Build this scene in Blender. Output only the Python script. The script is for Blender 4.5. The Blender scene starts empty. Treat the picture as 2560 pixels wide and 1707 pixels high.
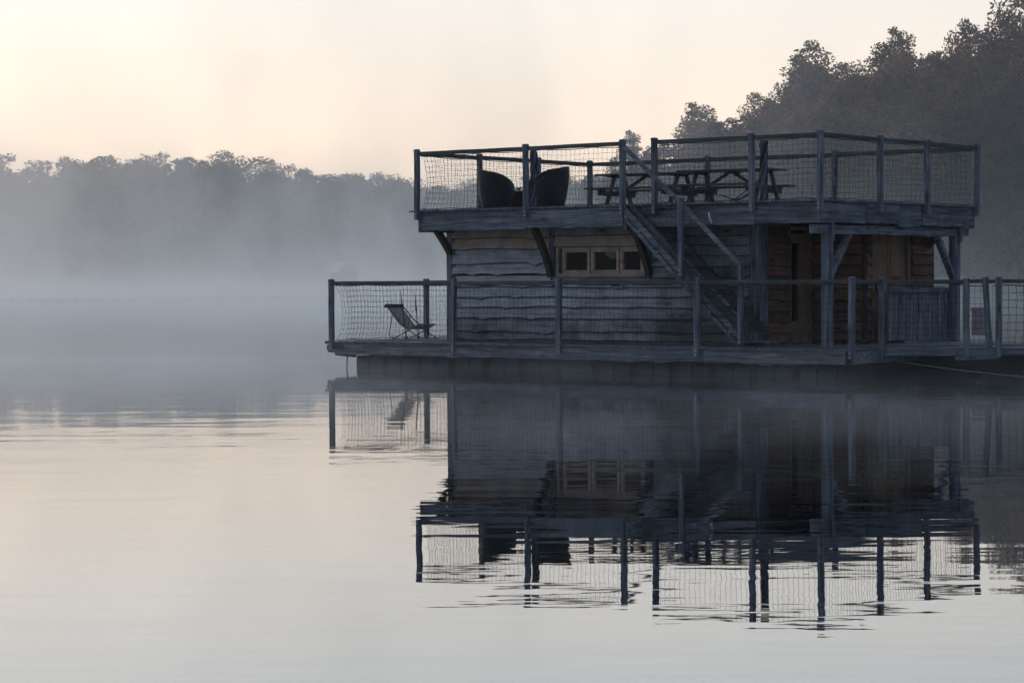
import bpy, math, random
import numpy as np
from mathutils import Vector, Matrix, Euler

random.seed(7)
rng = np.random.default_rng(11)
scene = bpy.context.scene
COL = scene.collection
R = math.radians

# ------------------------------------------------------------------ camera
F_PX, W_PX, H_PX = 5834.9, 2560.0, 1707.0
CAM_Z = 1.55
cam_d = bpy.data.cameras.new("camera")
cam_d.sensor_width = 36.0
cam_d.lens = F_PX / W_PX * 36.0
cam_d.clip_start = 0.5
cam_d.clip_end = 5000.0
cam = bpy.data.objects.new("camera", cam_d)
COL.objects.link(cam)
PITCH = math.atan((H_PX / 2 - 694.0) / F_PX)
cam.matrix_world = (Matrix.Translation((0, 0, CAM_Z)) @ Matrix.Rotation(math.pi / 2 - PITCH, 4, 'X')
                    @ Matrix.Rotation(-0.005, 4, 'Z'))
scene.camera = cam

# ------------------------------------------------------------------ houseboat frame (u along front, v to the back)
TH = 0.6595
O = Vector((4.7068, 35.4238, 0))
AX = Vector((math.cos(TH), -math.sin(TH), 0))
BX = Vector((math.sin(TH), math.cos(TH), 0))
def W(u, v, z=0.0):
    return O + AX * u + BX * v + Vector((0, 0, z))

# ------------------------------------------------------------------ object helpers
def tag(o, label=None, cat=None, group=None, kind=None):
    if label: o['label'] = label
    if cat: o['category'] = cat
    if group: o['group'] = group
    if kind: o['kind'] = kind
    return o

def empty(name, loc=(0, 0, 0), rz=0.0):
    o = bpy.data.objects.new(name, None)
    o.empty_display_size = 0.2
    COL.objects.link(o)
    o.location = loc
    o.rotation_euler = (0, 0, rz)
    return o

class MB:
    """collects boxes, boards, tubes and quads into one mesh"""
    def __init__(s):
        s.v, s.f, s.mi = [], [], []
    def add(s, vs, fs, m=0):
        n = len(s.v)
        s.v += [tuple(p) for p in vs]
        s.f += [tuple(i + n for i in f) for f in fs]
        s.mi += [m] * len(fs)
    def box(s, x0, x1, y0, y1, z0, z1, m=0, ch=0.0):
        s.obox(Vector(((x0 + x1) / 2, (y0 + y1) / 2, (z0 + z1) / 2)), Vector((1, 0, 0)), Vector((0, 1, 0)), Vector((0, 0, 1)),
               abs(x1 - x0) / 2, abs(y1 - y0) / 2, abs(z1 - z0) / 2, m)
    def obox(s, c, a, b, n, ha, hb, hn, m=0):
        vs = []
        for k in (-1, 1):
            for i, j in ((-1, -1), (1, -1), (1, 1), (-1, 1)):
                vs.append(c + a * ha * i + b * hb * j + n * hn * k)
        s.add(vs, [(3, 2, 1, 0), (4, 5, 6, 7), (0, 1, 5, 4), (1, 2, 6, 5), (2, 3, 7, 6), (3, 0, 4, 7)], m)
    def beam(s, p, q, w, h, m=0, up=(0, 0, 1), wob=0.0):
        """straight timber from p to q, w across, h in the up direction, with small chamfers"""
        p, q = Vector(p), Vector(q)
        d = (q - p).normalized()
        up = Vector(up)
        side = d.cross(up)
        if side.length < 1e-4: side = d.cross(Vector((1, 0, 0)))
        side.normalize()
        up = side.cross(d).normalized()
        c = min(w, h) * 0.14
        prof = [(-w/2+c, -h/2), (w/2-c, -h/2), (w/2, -h/2+c), (w/2, h/2-c), (w/2-c, h/2), (-w/2+c, h/2), (-w/2, h/2-c), (-w/2, -h/2+c)]
        n = max(1, int((q - p).length / 0.45)) if wob else 1
        vs = []
        for k in range(n + 1):
            t = k / n
            o = p.lerp(q, t)
            if wob and 0 < k < n: o = o + side * random.uniform(-wob, wob) + up * random.uniform(-wob, wob)
            vs += [o + side * a + up * b for a, b in prof]
        fs = []
        for k in range(n):
            for i in range(8):
                j = (i + 1) % 8
                fs.append((k*8+i, k*8+j, k*8+8+j, k*8+8+i))
        fs.append(tuple(range(7, -1, -1)))
        fs.append(tuple(n*8 + i for i in range(8)))
        s.add(vs, fs, m)
    def tube(s, pts, r, sides=6, m=0, r2=None, cap=True):
        pts = [Vector(p) for p in pts]
        n = len(pts)
        vs, fs = [], []
        ref = Vector((0, 0, 1))
        for k, p in enumerate(pts):
            d = (pts[min(k+1, n-1)] - pts[max(k-1, 0)])
            if d.length < 1e-9: d = Vector((0, 0, 1))
            d.normalize()
            a = d.cross(ref if abs(d.z) < 0.95 else Vector((1, 0, 0))).normalized()
            b = d.cross(a).normalized()
            rr = r if r2 is None else r + (r2 - r) * k / max(1, n - 1)
            for i in range(sides):
                t = 2 * math.pi * i / sides
                vs.append(p + a * rr * math.cos(t) + b * rr * math.sin(t))
        for k in range(n - 1):
            for i in range(sides):
                j = (i + 1) % sides
                fs.append((k*sides+i, k*sides+j, (k+1)*sides+j, (k+1)*sides+i))
        if cap:
            fs.append(tuple(range(sides - 1, -1, -1)))
            fs.append(tuple((n-1)*sides + i for i in range(sides)))
        s.add(vs, fs, m)
    def post(s, x, y, z0, z1, w=0.09, d=0.09, lean=(0, 0), cap=True, m=0):
        c = 0.16 * min(w, d)
        prof = [(-w/2+c, -d/2), (w/2-c, -d/2), (w/2, -d/2+c), (w/2, d/2-c), (w/2-c, d/2), (-w/2+c, d/2), (-w/2, d/2-c), (-w/2, -d/2+c)]
        lv = [(z0, 1.0, 0)]
        n = 5
        for k in range(1, n): lv.append((z0 + (z1 - z0 - 0.03) * k / n, 1.0, random.uniform(-.003, .003)))
        if cap: lv += [(z1 - 0.045, 1.0, 0), (z1 - 0.03, 1.12, 0), (z1 - 0.012, 1.1, 0), (z1, 0.7, 0)]
        else: lv += [(z1, 1.0, 0)]
        vs, fs = [], []
        for z, k, jt in lv:
            t = (z - z0) / (z1 - z0)
            vs += [(x + a * k + lean[0] * t + jt, y + b * k + lean[1] * t + jt, z) for a, b in prof]
        for q in range(len(lv) - 1):
            for i in range(8):
                j = (i + 1) % 8
                fs.append((q*8+i, q*8+j, q*8+8+j, q*8+8+i))
        fs.append(tuple(range(7, -1, -1))); fs.append(tuple((len(lv)-1)*8 + i for i in range(8)))
        s.add(vs, fs, m)
    def board(s, a, b, out, h, t, wl=0.0, wt=0.0, tilt=0.0, step=0.09, m=0, seed=None, knots=0.0, wane=None):
        """board from a to b (a, b at the middle of its lower edge's back), height h upwards, thickness t outwards;
        wl / wt: waviness of lower and top edge (live edge)"""
        a, b, out = Vector(a), Vector(b), Vector(out).normalized()
        r = random.Random(seed if seed is not None else random.random())
        L = (b - a).length
        n = max(1, int(L / step))
        ph = [(r.uniform(0, 6.28), r.uniform(.5, 1.2), r.uniform(0, 6.28), r.uniform(1.8, 3.4), r.uniform(0, 6.28), r.uniform(5, 9)) for _ in range(2)]
        kn = [(r.uniform(0, L), r.uniform(.5, 1.0)) for _ in range(int(L * 0.9 + r.random()))] if knots else []
        def wv(x, p):
            return 0.6 * math.sin(x * p[1] * 2 + p[0]) + 0.35 * math.sin(x * p[3] * 2 + p[2]) + 0.12 * math.sin(x * p[5] * 2 + p[4])
        vs, fs = [], []
        upv = Vector((0, 0, 1))
        for k in range(n + 1):
            x = L * k / n
            o = a.lerp(b, k / n)
            lo = wl * wv(x, ph[0]) - knots * sum(g * math.exp(-((x - c) / .09) ** 2) for c, g in kn)
            hi = h + wt * wv(x, ph[1])
            bo = o + upv * lo
            to = o + upv * hi
            vs += [bo + out * tilt, bo + out * (tilt + t * .8), bo + out * (tilt + t) + upv * (.008 if wane is None else .015), to + out * t, to + out * 0.0]
        for k in range(n):
            for i in range(5):
                j = (i + 1) % 5
                fs.append((k*5+i, k*5+5+i, k*5+5+j, k*5+j))
        fs.append((0, 1, 2, 3, 4)); fs.append(tuple(n*5 + i for i in (4, 3, 2, 1, 0)))
        b0 = len(s.mi)
        s.add(vs, fs, m)
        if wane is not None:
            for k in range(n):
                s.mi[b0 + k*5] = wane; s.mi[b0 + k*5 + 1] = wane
    def disc(s, c, r, nrm, sides=8, t=0.01, m=0):
        c = Vector(c); nrm = Vector(nrm).normalized()
        s.tube([c, c + nrm * t], r, sides, m)
    def build(s, name, mats, parent=None, smooth=False):
        me = bpy.data.meshes.new(name)
        me.from_pydata(s.v, [], s.f)
        mats = mats if isinstance(mats, (list, tuple)) else [mats]
        for mt in mats: me.materials.append(mt)
        if len(mats) > 1: me.polygons.foreach_set('material_index', s.mi)
        if smooth: me.polygons.foreach_set('use_smooth', [True] * len(me.polygons))
        me.update()
        o = bpy.data.objects.new(name, me)
        COL.objects.link(o)
        if parent: o.parent = parent
        return o

def children(o):
    return [c for c in bpy.data.objects if c.parent == o]

def copy_tree(o, loc, rz, label=None, sc=None):
    c = o.copy(); COL.objects.link(c)
    c.location = loc; c.rotation_euler = (0, 0, rz)
    if sc: c.scale = sc
    if label: c['label'] = label
    for ch in children(o):
        k = ch.copy(); COL.objects.link(k); k.parent = c
        for g in children(ch):
            q = g.copy(); COL.objects.link(q); q.parent = k
    return c

# ------------------------------------------------------------------ materials
def new_mat(name):
    m = bpy.data.materials.new(name)
    m.use_nodes = True
    nt = m.node_tree
    nt.nodes.clear()
    out = nt.nodes.new('ShaderNodeOutputMaterial')
    return m, nt, out

def N(nt, typ, **kw):
    n = nt.nodes.new(typ)
    for k, v in kw.items():
        if k in n.inputs: n.inputs[k].default_value = v
        else: setattr(n, k, v)
    return n

def ramp(nt, fac, stops):
    r = nt.nodes.new('ShaderNodeValToRGB')
    el = r.color_ramp.elements
    el[0].position, el[0].color = stops[0][0], (*stops[0][1], 1)
    el[1].position, el[1].color = stops[-1][0], (*stops[-1][1], 1)
    for p, c in stops[1:-1]:
        e = el.new(p); e.color = (*c, 1)
    nt.links.new(fac, r.inputs['Fac'])
    return r.outputs['Color']

def mixc(nt, fac, a, b, mode='MIX'):
    m = nt.nodes.new('ShaderNodeMix'); m.data_type = 'RGBA'; m.blend_type = mode
    for s, i in ((fac, 0), (a, 6), (b, 7)):
        if hasattr(s, 'links'): nt.links.new(s, m.inputs[i])
        else: m.inputs[i].default_value = s if i == 0 else (*s, 1)
    return m.outputs[2]

def math_n(nt, op, a, b=0.0, c=None, clamp=False):
    m = nt.nodes.new('ShaderNodeMath'); m.operation = op; m.use_clamp = clamp
    for k, s in enumerate((a, b, c)):
        if s is None: continue
        if hasattr(s, 'links'): nt.links.new(s, m.inputs[k])
        else: m.inputs[k].default_value = s
    return m.outputs[0]

def wood(name, dark, mid, light, grain='X', rough=0.75, warm=None, warm_amt=0.0, moss=0.0, moss_mask=None, bump=0.35, warm_mask=None):
    m, nt, out = new_mat(name)
    tc = nt.nodes.new('ShaderNodeTexCoord')
    mp = nt.nodes.new('ShaderNodeMapping')
    sc = {'X': (1.2, 26, 26), 'Y': (26, 1.2, 26), 'Z': (26, 26, 1.2)}[grain]
    mp.inputs['Scale'].default_value = sc
    nt.links.new(tc.outputs['Object'], mp.inputs['Vector'])
    geo = nt.nodes.new('ShaderNodeNewGeometry')
    isl = geo.outputs['Random Per Island']
    off = nt.nodes.new('ShaderNodeVectorMath'); off.operation = 'ADD'
    cmb = nt.nodes.new('ShaderNodeCombineXYZ')
    k = math_n(nt, 'MULTIPLY', isl, 57.0)
    for i in range(3): nt.links.new(k, cmb.inputs[i])
    nt.links.new(mp.outputs[0], off.inputs[0]); nt.links.new(cmb.outputs[0], off.inputs[1])
    g = N(nt, 'ShaderNodeTexNoise', Scale=1.0, Detail=7.0, Roughness=0.62, Distortion=0.5)
    nt.links.new(off.outputs[0], g.inputs['Vector'])
    col = ramp(nt, g.outputs['Fac'], [(0.30, dark), (0.5, mid), (0.72, light)])
    # large blotches of weathering
    b = N(nt, 'ShaderNodeTexNoise', Scale=1.5, Detail=5.0, Roughness=0.6, Distortion=0.4)
    nt.links.new(tc.outputs['Object'], b.inputs['Vector'])
    if warm is not None:
        f = math_n(nt, 'ADD', b.outputs['Fac'], math_n(nt, 'MULTIPLY', math_n(nt, 'SUBTRACT', isl, 0.5), 0.35))
        if warm_mask: f = math_n(nt, 'ADD', f, warm_mask(nt, tc))
        f = math_n(nt, 'MULTIPLY', math_n(nt, 'SUBTRACT', f, 0.62 - warm_amt * 0.3), 4.0, clamp=True)
        wcol = mixc(nt, g.outputs['Fac'], tuple(c * .6 for c in warm), warm)
        col = mixc(nt, f, col, wcol)
    if moss:
        mz = N(nt, 'ShaderNodeTexNoise', Scale=2.3, Detail=6.0, Roughness=0.7)
        nt.links.new(tc.outputs['Object'], mz.inputs['Vector'])
        f = math_n(nt, 'MULTIPLY', math_n(nt, 'SUBTRACT', mz.outputs['Fac'], 0.5), 3.0)
        if moss_mask:
            f = math_n(nt, 'ADD', f, moss_mask(nt, tc))
        f = math_n(nt, 'MULTIPLY', math_n(nt, 'MULTIPLY', f, moss, clamp=True), .82)
        col = mixc(nt, f, col, (0.05, 0.057, 0.042))
    bl = N(nt, 'ShaderNodeTexNoise', Scale=3.4, Detail=4.0, Roughness=0.65)
    nt.links.new(tc.outputs['Object'], bl.inputs['Vector'])
    v = math_n(nt, 'MULTIPLY_ADD', isl, 0.4, math_n(nt, 'MULTIPLY_ADD', bl.outputs['Fac'], 1.3, 0.15))
    hs = nt.nodes.new('ShaderNodeHueSaturation')
    nt.links.new(v, hs.inputs['Value']); nt.links.new(col, hs.inputs['Color'])
    # knots
    vo = N(nt, 'ShaderNodeTexVoronoi', Scale=1.0)
    mk = nt.nodes.new('ShaderNodeMapping')
    mk.inputs['Scale'].default_value = {'X': (1.6, 5, 5), 'Y': (5, 1.6, 5), 'Z': (5, 5, 1.6)}[grain]
    nt.links.new(tc.outputs['Object'], mk.inputs['Vector']); nt.links.new(mk.outputs[0], vo.inputs['Vector'])
    kf = math_n(nt, 'SUBTRACT', 1.25, math_n(nt, 'MULTIPLY', vo.outputs['Distance'], 6.0), clamp=True)
    col = mixc(nt, math_n(nt, 'MULTIPLY', kf, 0.75), hs.outputs[0], (0.035, 0.026, 0.02))
    p = nt.nodes.new('ShaderNodeBsdfPrincipled')
    nt.links.new(col, p.inputs['Base Color'])
    p.inputs['Roughness'].default_value = rough
    p.inputs['Specular IOR Level'].default_value = 0.3
    bp = N(nt, 'ShaderNodeBump', Strength=bump, Distance=0.01)
    nt.links.new(g.outputs['Fac'], bp.inputs['Height'])
    nt.links.new(bp.outputs[0], p.inputs['Normal'])
    nt.links.new(p.outputs[0], out.inputs['Surface'])
    return m

def plain(name, col, rough=0.6, metal=0.0, var=0.25, scale=8.0, bump=0.0, spec=0.4):
    m, nt, out = new_mat(name)
    tc = nt.nodes.new('ShaderNodeTexCoord')
    g = N(nt, 'ShaderNodeTexNoise', Scale=scale, Detail=5.0, Roughness=0.6)
    nt.links.new(tc.outputs['Object'], g.inputs['Vector'])
    c = ramp(nt, g.outputs['Fac'], [(0.3, tuple(x * (1 - var) for x in col)), (0.7, tuple(x * (1 + var) for x in col))])
    p = nt.nodes.new('ShaderNodeBsdfPrincipled')
    nt.links.new(c, p.inputs['Base Color'])
    p.inputs['Roughness'].default_value = rough
    p.inputs['Metallic'].default_value = metal
    p.inputs['Specular IOR Level'].default_value = spec
    if bump:
        b = N(nt, 'ShaderNodeBump', Strength=bump, Distance=0.01)
        nt.links.new(g.outputs['Fac'], b.inputs['Height']); nt.links.new(b.outputs[0], p.inputs['Normal'])
    nt.links.new(p.outputs[0], out.inputs['Surface'])
    return m

def eave_warm(nt, tc):
    """boards under the eave have kept their brown; the rest has greyed"""
    s = nt.nodes.new('ShaderNodeSeparateXYZ'); nt.links.new(tc.outputs['Object'], s.inputs[0])
    return math_n(nt, 'MULTIPLY', math_n(nt, 'SUBTRACT', s.outputs[2], 1.82), 0.55)
def wall_moss(nt, tc):
    """algae: strongest low down and on the stretch beneath the stairs"""
    s = nt.nodes.new('ShaderNodeSeparateXYZ'); nt.links.new(tc.outputs['Object'], s.inputs[0])
    a = math_n(nt, 'MULTIPLY', math_n(nt, 'SUBTRACT', s.outputs[0], -3.75), 2.2, clamp=True)
    b = math_n(nt, 'MULTIPLY', math_n(nt, 'SUBTRACT', 1.05, s.outputs[2]), 3.0, clamp=True)
    return math_n(nt, 'SUBTRACT', math_n(nt, 'ADD', math_n(nt, 'MULTIPLY', a, .9), math_n(nt, 'MULTIPLY', b, .9)), .35)

GD, GM, GL = (0.06, 0.063, 0.07), (0.17, 0.18, 0.195), (0.36, 0.37, 0.385)
MAT = {}
MAT['grey_x'] = wood('weathered_grey_wood_lengthwise', GD, GM, GL, 'X', warm=(0.26, 0.22, 0.19), warm_amt=0.1)
MAT['grey_y'] = wood('weathered_grey_wood_crosswise', GD, GM, GL, 'Y', warm=(0.25, 0.2, 0.16), warm_amt=0.1)
MAT['grey_z'] = wood('weathered_grey_wood_upright', GD, GM, GL, 'Z', warm=(0.25, 0.22, 0.19), warm_amt=0.0)
MAT['rail'] = wood('mossy_rail_wood', (0.06, 0.065, 0.055), (0.11, 0.115, 0.10), (0.17, 0.175, 0.16), 'X', moss=0.5)
MAT['rail_y'] = wood('mossy_rail_wood_crosswise', (0.06, 0.065, 0.055), (0.11, 0.115, 0.10), (0.17, 0.175, 0.16), 'Y', moss=0.3)
MAT['clad'] = wood('live_edge_cladding', (0.30, 0.29, 0.30), (0.46, 0.45, 0.46), (0.60, 0.58, 0.58), 'X', warm=(0.62, 0.44, 0.32), warm_amt=0.22, warm_mask=eave_warm,
                   moss=0.85, moss_mask=wall_moss, bump=0.5)
MAT['clad_y'] = wood('sheltered_cladding', (0.12, 0.055, 0.033), (0.24, 0.125, 0.075), (0.36, 0.20, 0.125), 'Y', warm=(0.48, 0.22, 0.12), warm_amt=0.3, bump=0.5)
MAT['clad_x'] = wood('sheltered_cladding_lengthwise', (0.12, 0.055, 0.033), (0.24, 0.125, 0.075), (0.36, 0.20, 0.125), 'X', warm=(0.48, 0.22, 0.12), warm_amt=0.3, bump=0.5)
MAT['joinery'] = wood('pale_joinery_wood', (0.38, 0.25, 0.16), (0.54, 0.38, 0.26), (0.64, 0.48, 0.35), 'X', rough=0.5, bump=0.12)
MAT['joinery_z'] = wood('pale_joinery_wood_upright', (0.22, 0.13, 0.065), (0.34, 0.21, 0.11), (0.44, 0.29, 0.16), 'Z', rough=0.5, bump=0.12)
MAT['slab_z'] = wood('live_edge_slab_wood', (0.09, 0.085, 0.085), (0.19, 0.19, 0.2), (0.46, 0.46, 0.47), 'Z', warm=(0.28, 0.16, 0.1), warm_amt=0.25, bump=0.6)
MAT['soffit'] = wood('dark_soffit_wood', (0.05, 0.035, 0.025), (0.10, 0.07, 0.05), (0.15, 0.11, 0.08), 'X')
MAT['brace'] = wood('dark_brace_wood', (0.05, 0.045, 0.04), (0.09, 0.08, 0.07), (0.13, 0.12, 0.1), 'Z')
MAT['float'] = plain('dark_float_plastic', (0.032, 0.037, 0.048), 0.55, var=0.35, scale=3.0, bump=0.2)
MAT['float_gap'] = plain('float_gap_rubber', (0.012, 0.012, 0.014), 0.8)
MAT['net'] = plain('net_cord', (0.045, 0.05, 0.05), 0.8)
MAT['bolt'] = plain('zinc_bolt', (0.55, 0.56, 0.58), 0.3, metal=0.9)
MAT['wane'] = plain('dark_red_board_edge', (0.085, 0.04, 0.028), 0.9)  # red-brown edge, darkened to paint the shadow line under each board lip
MAT['wicker'] = None
MAT['picnic'] = wood('picnic_table_wood', (0.06, 0.05, 0.045), (0.12, 0.1, 0.09), (0.18, 0.155, 0.14), 'X')
MAT['black_metal'] = plain('black_painted_metal', (0.02, 0.02, 0.024), 0.4, metal=0.3)
MAT['inside'] = plain('cabin_interior', (0.03, 0.028, 0.032), 0.9)
MAT['chain'] = plain('rusty_chain', (0.12, 0.07, 0.05), 0.7, metal=0.5)
MAT['rope'] = plain('pale_rope', (0.13, 0.125, 0.115), 0.9)
MAT['bird'] = plain('grey_feathers', (0.06, 0.065, 0.075), 0.8)
MAT['bird_pale'] = plain('pale_feathers', (0.35, 0.36, 0.38), 0.8)
MAT['pot'] = plain('terracotta', (0.25, 0.10, 0.06), 0.8)

def wicker():
    m, nt, out = new_mat('dark_wicker')
    tc = nt.nodes.new('ShaderNodeTexCoord')
    w1 = N(nt, 'ShaderNodeTexWave', Scale=34.0, Distortion=0.8); w1.bands_direction = 'Z'
    w2 = N(nt, 'ShaderNodeTexWave', Scale=26.0, Distortion=0.8); w2.bands_direction = 'DIAGONAL'
    for w in (w1, w2): nt.links.new(tc.outputs['Object'], w.inputs['Vector'])
    h = math_n(nt, 'MULTIPLY', w1.outputs['Fac'], w2.outputs['Fac'])
    c = ramp(nt, h, [(0.0, (0.012, 0.009, 0.008)), (1.0, (0.06, 0.042, 0.034))])
    p = nt.nodes.new('ShaderNodeBsdfPrincipled'); nt.links.new(c, p.inputs['Base Color']); p.inputs['Roughness'].default_value = 0.6
    b = N(nt, 'ShaderNodeBump', Strength=0.6, Distance=0.008); nt.links.new(h, b.inputs['Height']); nt.links.new(b.outputs[0], p.inputs['Normal'])
    nt.links.new(p.outputs[0], out.inputs['Surface'])
    return m
MAT['wicker'] = wicker()

def glass():
    m, nt, out = new_mat('window_glass')
    fr = N(nt, 'ShaderNodeFresnel', IOR=1.28)
    gl = N(nt, 'ShaderNodeBsdfGlossy', Roughness=0.02)
    tr = nt.nodes.new('ShaderNodeBsdfTransparent'); tr.inputs[0].default_value = (0.8, 0.85, 0.85, 1)
    mx = nt.nodes.new('ShaderNodeMixShader')
    nt.links.new(fr.outputs[0], mx.inputs[0]); nt.links.new(tr.outputs[0], mx.inputs[1]); nt.links.new(gl.outputs[0], mx.inputs[2])
    nt.links.new(mx.outputs[0], out.inputs['Surface'])
    return m
MAT['glass'] = glass()

def sling():
    m, nt, out = new_mat('sling_fabric')
    d = N(nt, 'ShaderNodeBsdfDiffuse'); d.inputs[0].default_value = (0.06, 0.06, 0.075, 1)
    t = nt.nodes.new('ShaderNodeBsdfTranslucent'); t.inputs[0].default_value = (0.12, 0.115, 0.12, 1)
    tr = nt.nodes.new('ShaderNodeBsdfTransparent')
    a = nt.nodes.new('ShaderNodeMixShader'); a.inputs[0].default_value = 0.5
    nt.links.new(d.outputs[0], a.inputs[1]); nt.links.new(t.outputs[0], a.inputs[2])
    tc = nt.nodes.new('ShaderNodeTexCoord')
    w = N(nt, 'ShaderNodeTexNoise', Scale=300.0, Detail=1.0); nt.links.new(tc.outputs['Object'], w.inputs['Vector'])
    b = nt.nodes.new('ShaderNodeMixShader')
    f = math_n(nt, 'MULTIPLY', w.outputs['Fac'], 0.28)
    nt.links.new(f, b.inputs[0]); nt.links.new(a.outputs[0], b.inputs[1]); nt.links.new(tr.outputs[0], b.inputs[2])
    nt.links.new(b.outputs[0], out.inputs['Surface'])
    return m
MAT['sling'] = sling()

def leaf_mat(name, cols, trans=0.35):
    m, nt, out = new_mat(name)
    geo = nt.nodes.new('ShaderNodeNewGeometry')
    tc = nt.nodes.new('ShaderNodeTexCoord')
    g = N(nt, 'ShaderNodeTexNoise', Scale=0.55, Detail=3.0); nt.links.new(tc.outputs['Object'], g.inputs['Vector'])
    f = math_n(nt, 'ADD', math_n(nt, 'MULTIPLY', geo.outputs['Random Per Island'], 0.3), math_n(nt, 'MULTIPLY_ADD', g.outputs['Fac'], 1.9, -0.6))
    c = ramp(nt, f, [(0.2 + 0.6 * i / (len(cols) - 1), k) for i, k in enumerate(cols)])
    d = nt.nodes.new('ShaderNodeBsdfDiffuse'); nt.links.new(c, d.inputs[0])
    t = nt.nodes.new('ShaderNodeBsdfTranslucent'); nt.links.new(c, t.inputs[0])
    mx = nt.nodes.new('ShaderNodeMixShader'); mx.inputs[0].default_value = trans
    nt.links.new(d.outputs[0], mx.inputs[1]); nt.links.new(t.outputs[0], mx.inputs[2])
    nt.links.new(mx.outputs[0], out.inputs['Surface'])
    return m
MAT['leaf_warm'] = leaf_mat('turning_foliage', [(0.05, 0.04, 0.028), (0.26, 0.14, 0.08), (0.50, 0.24, 0.13)])  # red-brown tones carry the warm dawn glow over the wood
MAT['leaf_green'] = leaf_mat('green_foliage', [(0.02, 0.03, 0.016), (0.055, 0.065, 0.03), (0.12, 0.115, 0.05)])
MAT['leaf_far'] = leaf_mat('far_foliage', [(0.03, 0.035, 0.022), (0.055, 0.05, 0.03), (0.10, 0.07, 0.045)])
MAT['leaf_near'] = leaf_mat('pale_bank_foliage', [(0.05, 0.07, 0.025), (0.09, 0.11, 0.035), (0.15, 0.15, 0.05)])
MAT['bark'] = plain('bark', (0.06, 0.05, 0.042), 0.9, var=0.4, scale=3.0, bump=0.4)
MAT['pad'] = plain('lily_pad', (0.05, 0.06, 0.03), 0.5, var=0.4)

# ------------------------------------------------------------------ setting: ground, water
def shore_y(x):
    pts = [(-600, 330), (-120, 322), (-60, 316), (-20, 312), (2, 296), (12, 262), (20, 226), (27, 190), (33, 160), (37, 135)]
    for (x0, y0), (x1, y1) in zip(pts, pts[1:]):
        if x <= x1: return y0 + (y1 - y0) * (x - x0) / (x1 - x0)
    return None
def shore_x(y):      # right-hand bank
    pts = [(-200, 16), (0, 16), (20, 15.5), (45, 15.5), (70, 20), (95, 27), (112, 27.5), (126, 33), (140, 37)]
    if y < pts[0][0]: return 16
    for (y0, x0), (y1, x1) in zip(pts, pts[1:]):
        if y <= y1: return x0 + (x1 - x0) * (y - y0) / (y1 - y0)
    return None
def ground_z(x, y):
    d = -50.0
    sy = shore_y(x) if x <= 37 else -1e9
    if sy is not None: d = max(d, y - sy) if sy > -1e8 else d
    if y < 140:
        d2 = x - shore_x(max(y, -199))
    else:
        d2 = -50.0 if x <= 37 else x - 37
    d = max(d, d2)
    if d < 0: return max(-1.6, d * 0.25 - 0.02)
    hill = 0.0
    return min(0.5, d * 0.25) + 0.02 * d + (5.0 * (1 - math.exp(-max(0, d - 10) / 60)) * (1 if x > 0 else .3) if y > 195 or x > 80 else 0)
xs = np.unique(np.concatenate([np.linspace(-900, -130, 24), np.linspace(-120, 90, 106), np.linspace(100, 900, 24)]))
ys = np.unique(np.concatenate([np.linspace(-300, -10, 8), np.linspace(0, 360, 121), np.linspace(380, 1500, 24)]))
g = MB()
for y in ys:
    for x in xs:
        g.v.append((x, y, ground_z(x, y) + (0.12 * math.sin(x * .7 + y * .31) if ground_z(x, y) > .3 else 0)))
nx = len(xs)
for j in range(len(ys) - 1):
    for i in range(nx - 1):
        g.f.append((j*nx+i, j*nx+i+1, (j+1)*nx+i+1, (j+1)*nx+i)); g.mi.append(0)
MAT['ground'] = plain('bank_soil_and_grass', (0.05, 0.06, 0.03), 0.95, var=0.5, scale=0.4)
tag(g.build('ground', MAT['ground'], smooth=True), kind='structure')

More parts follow.
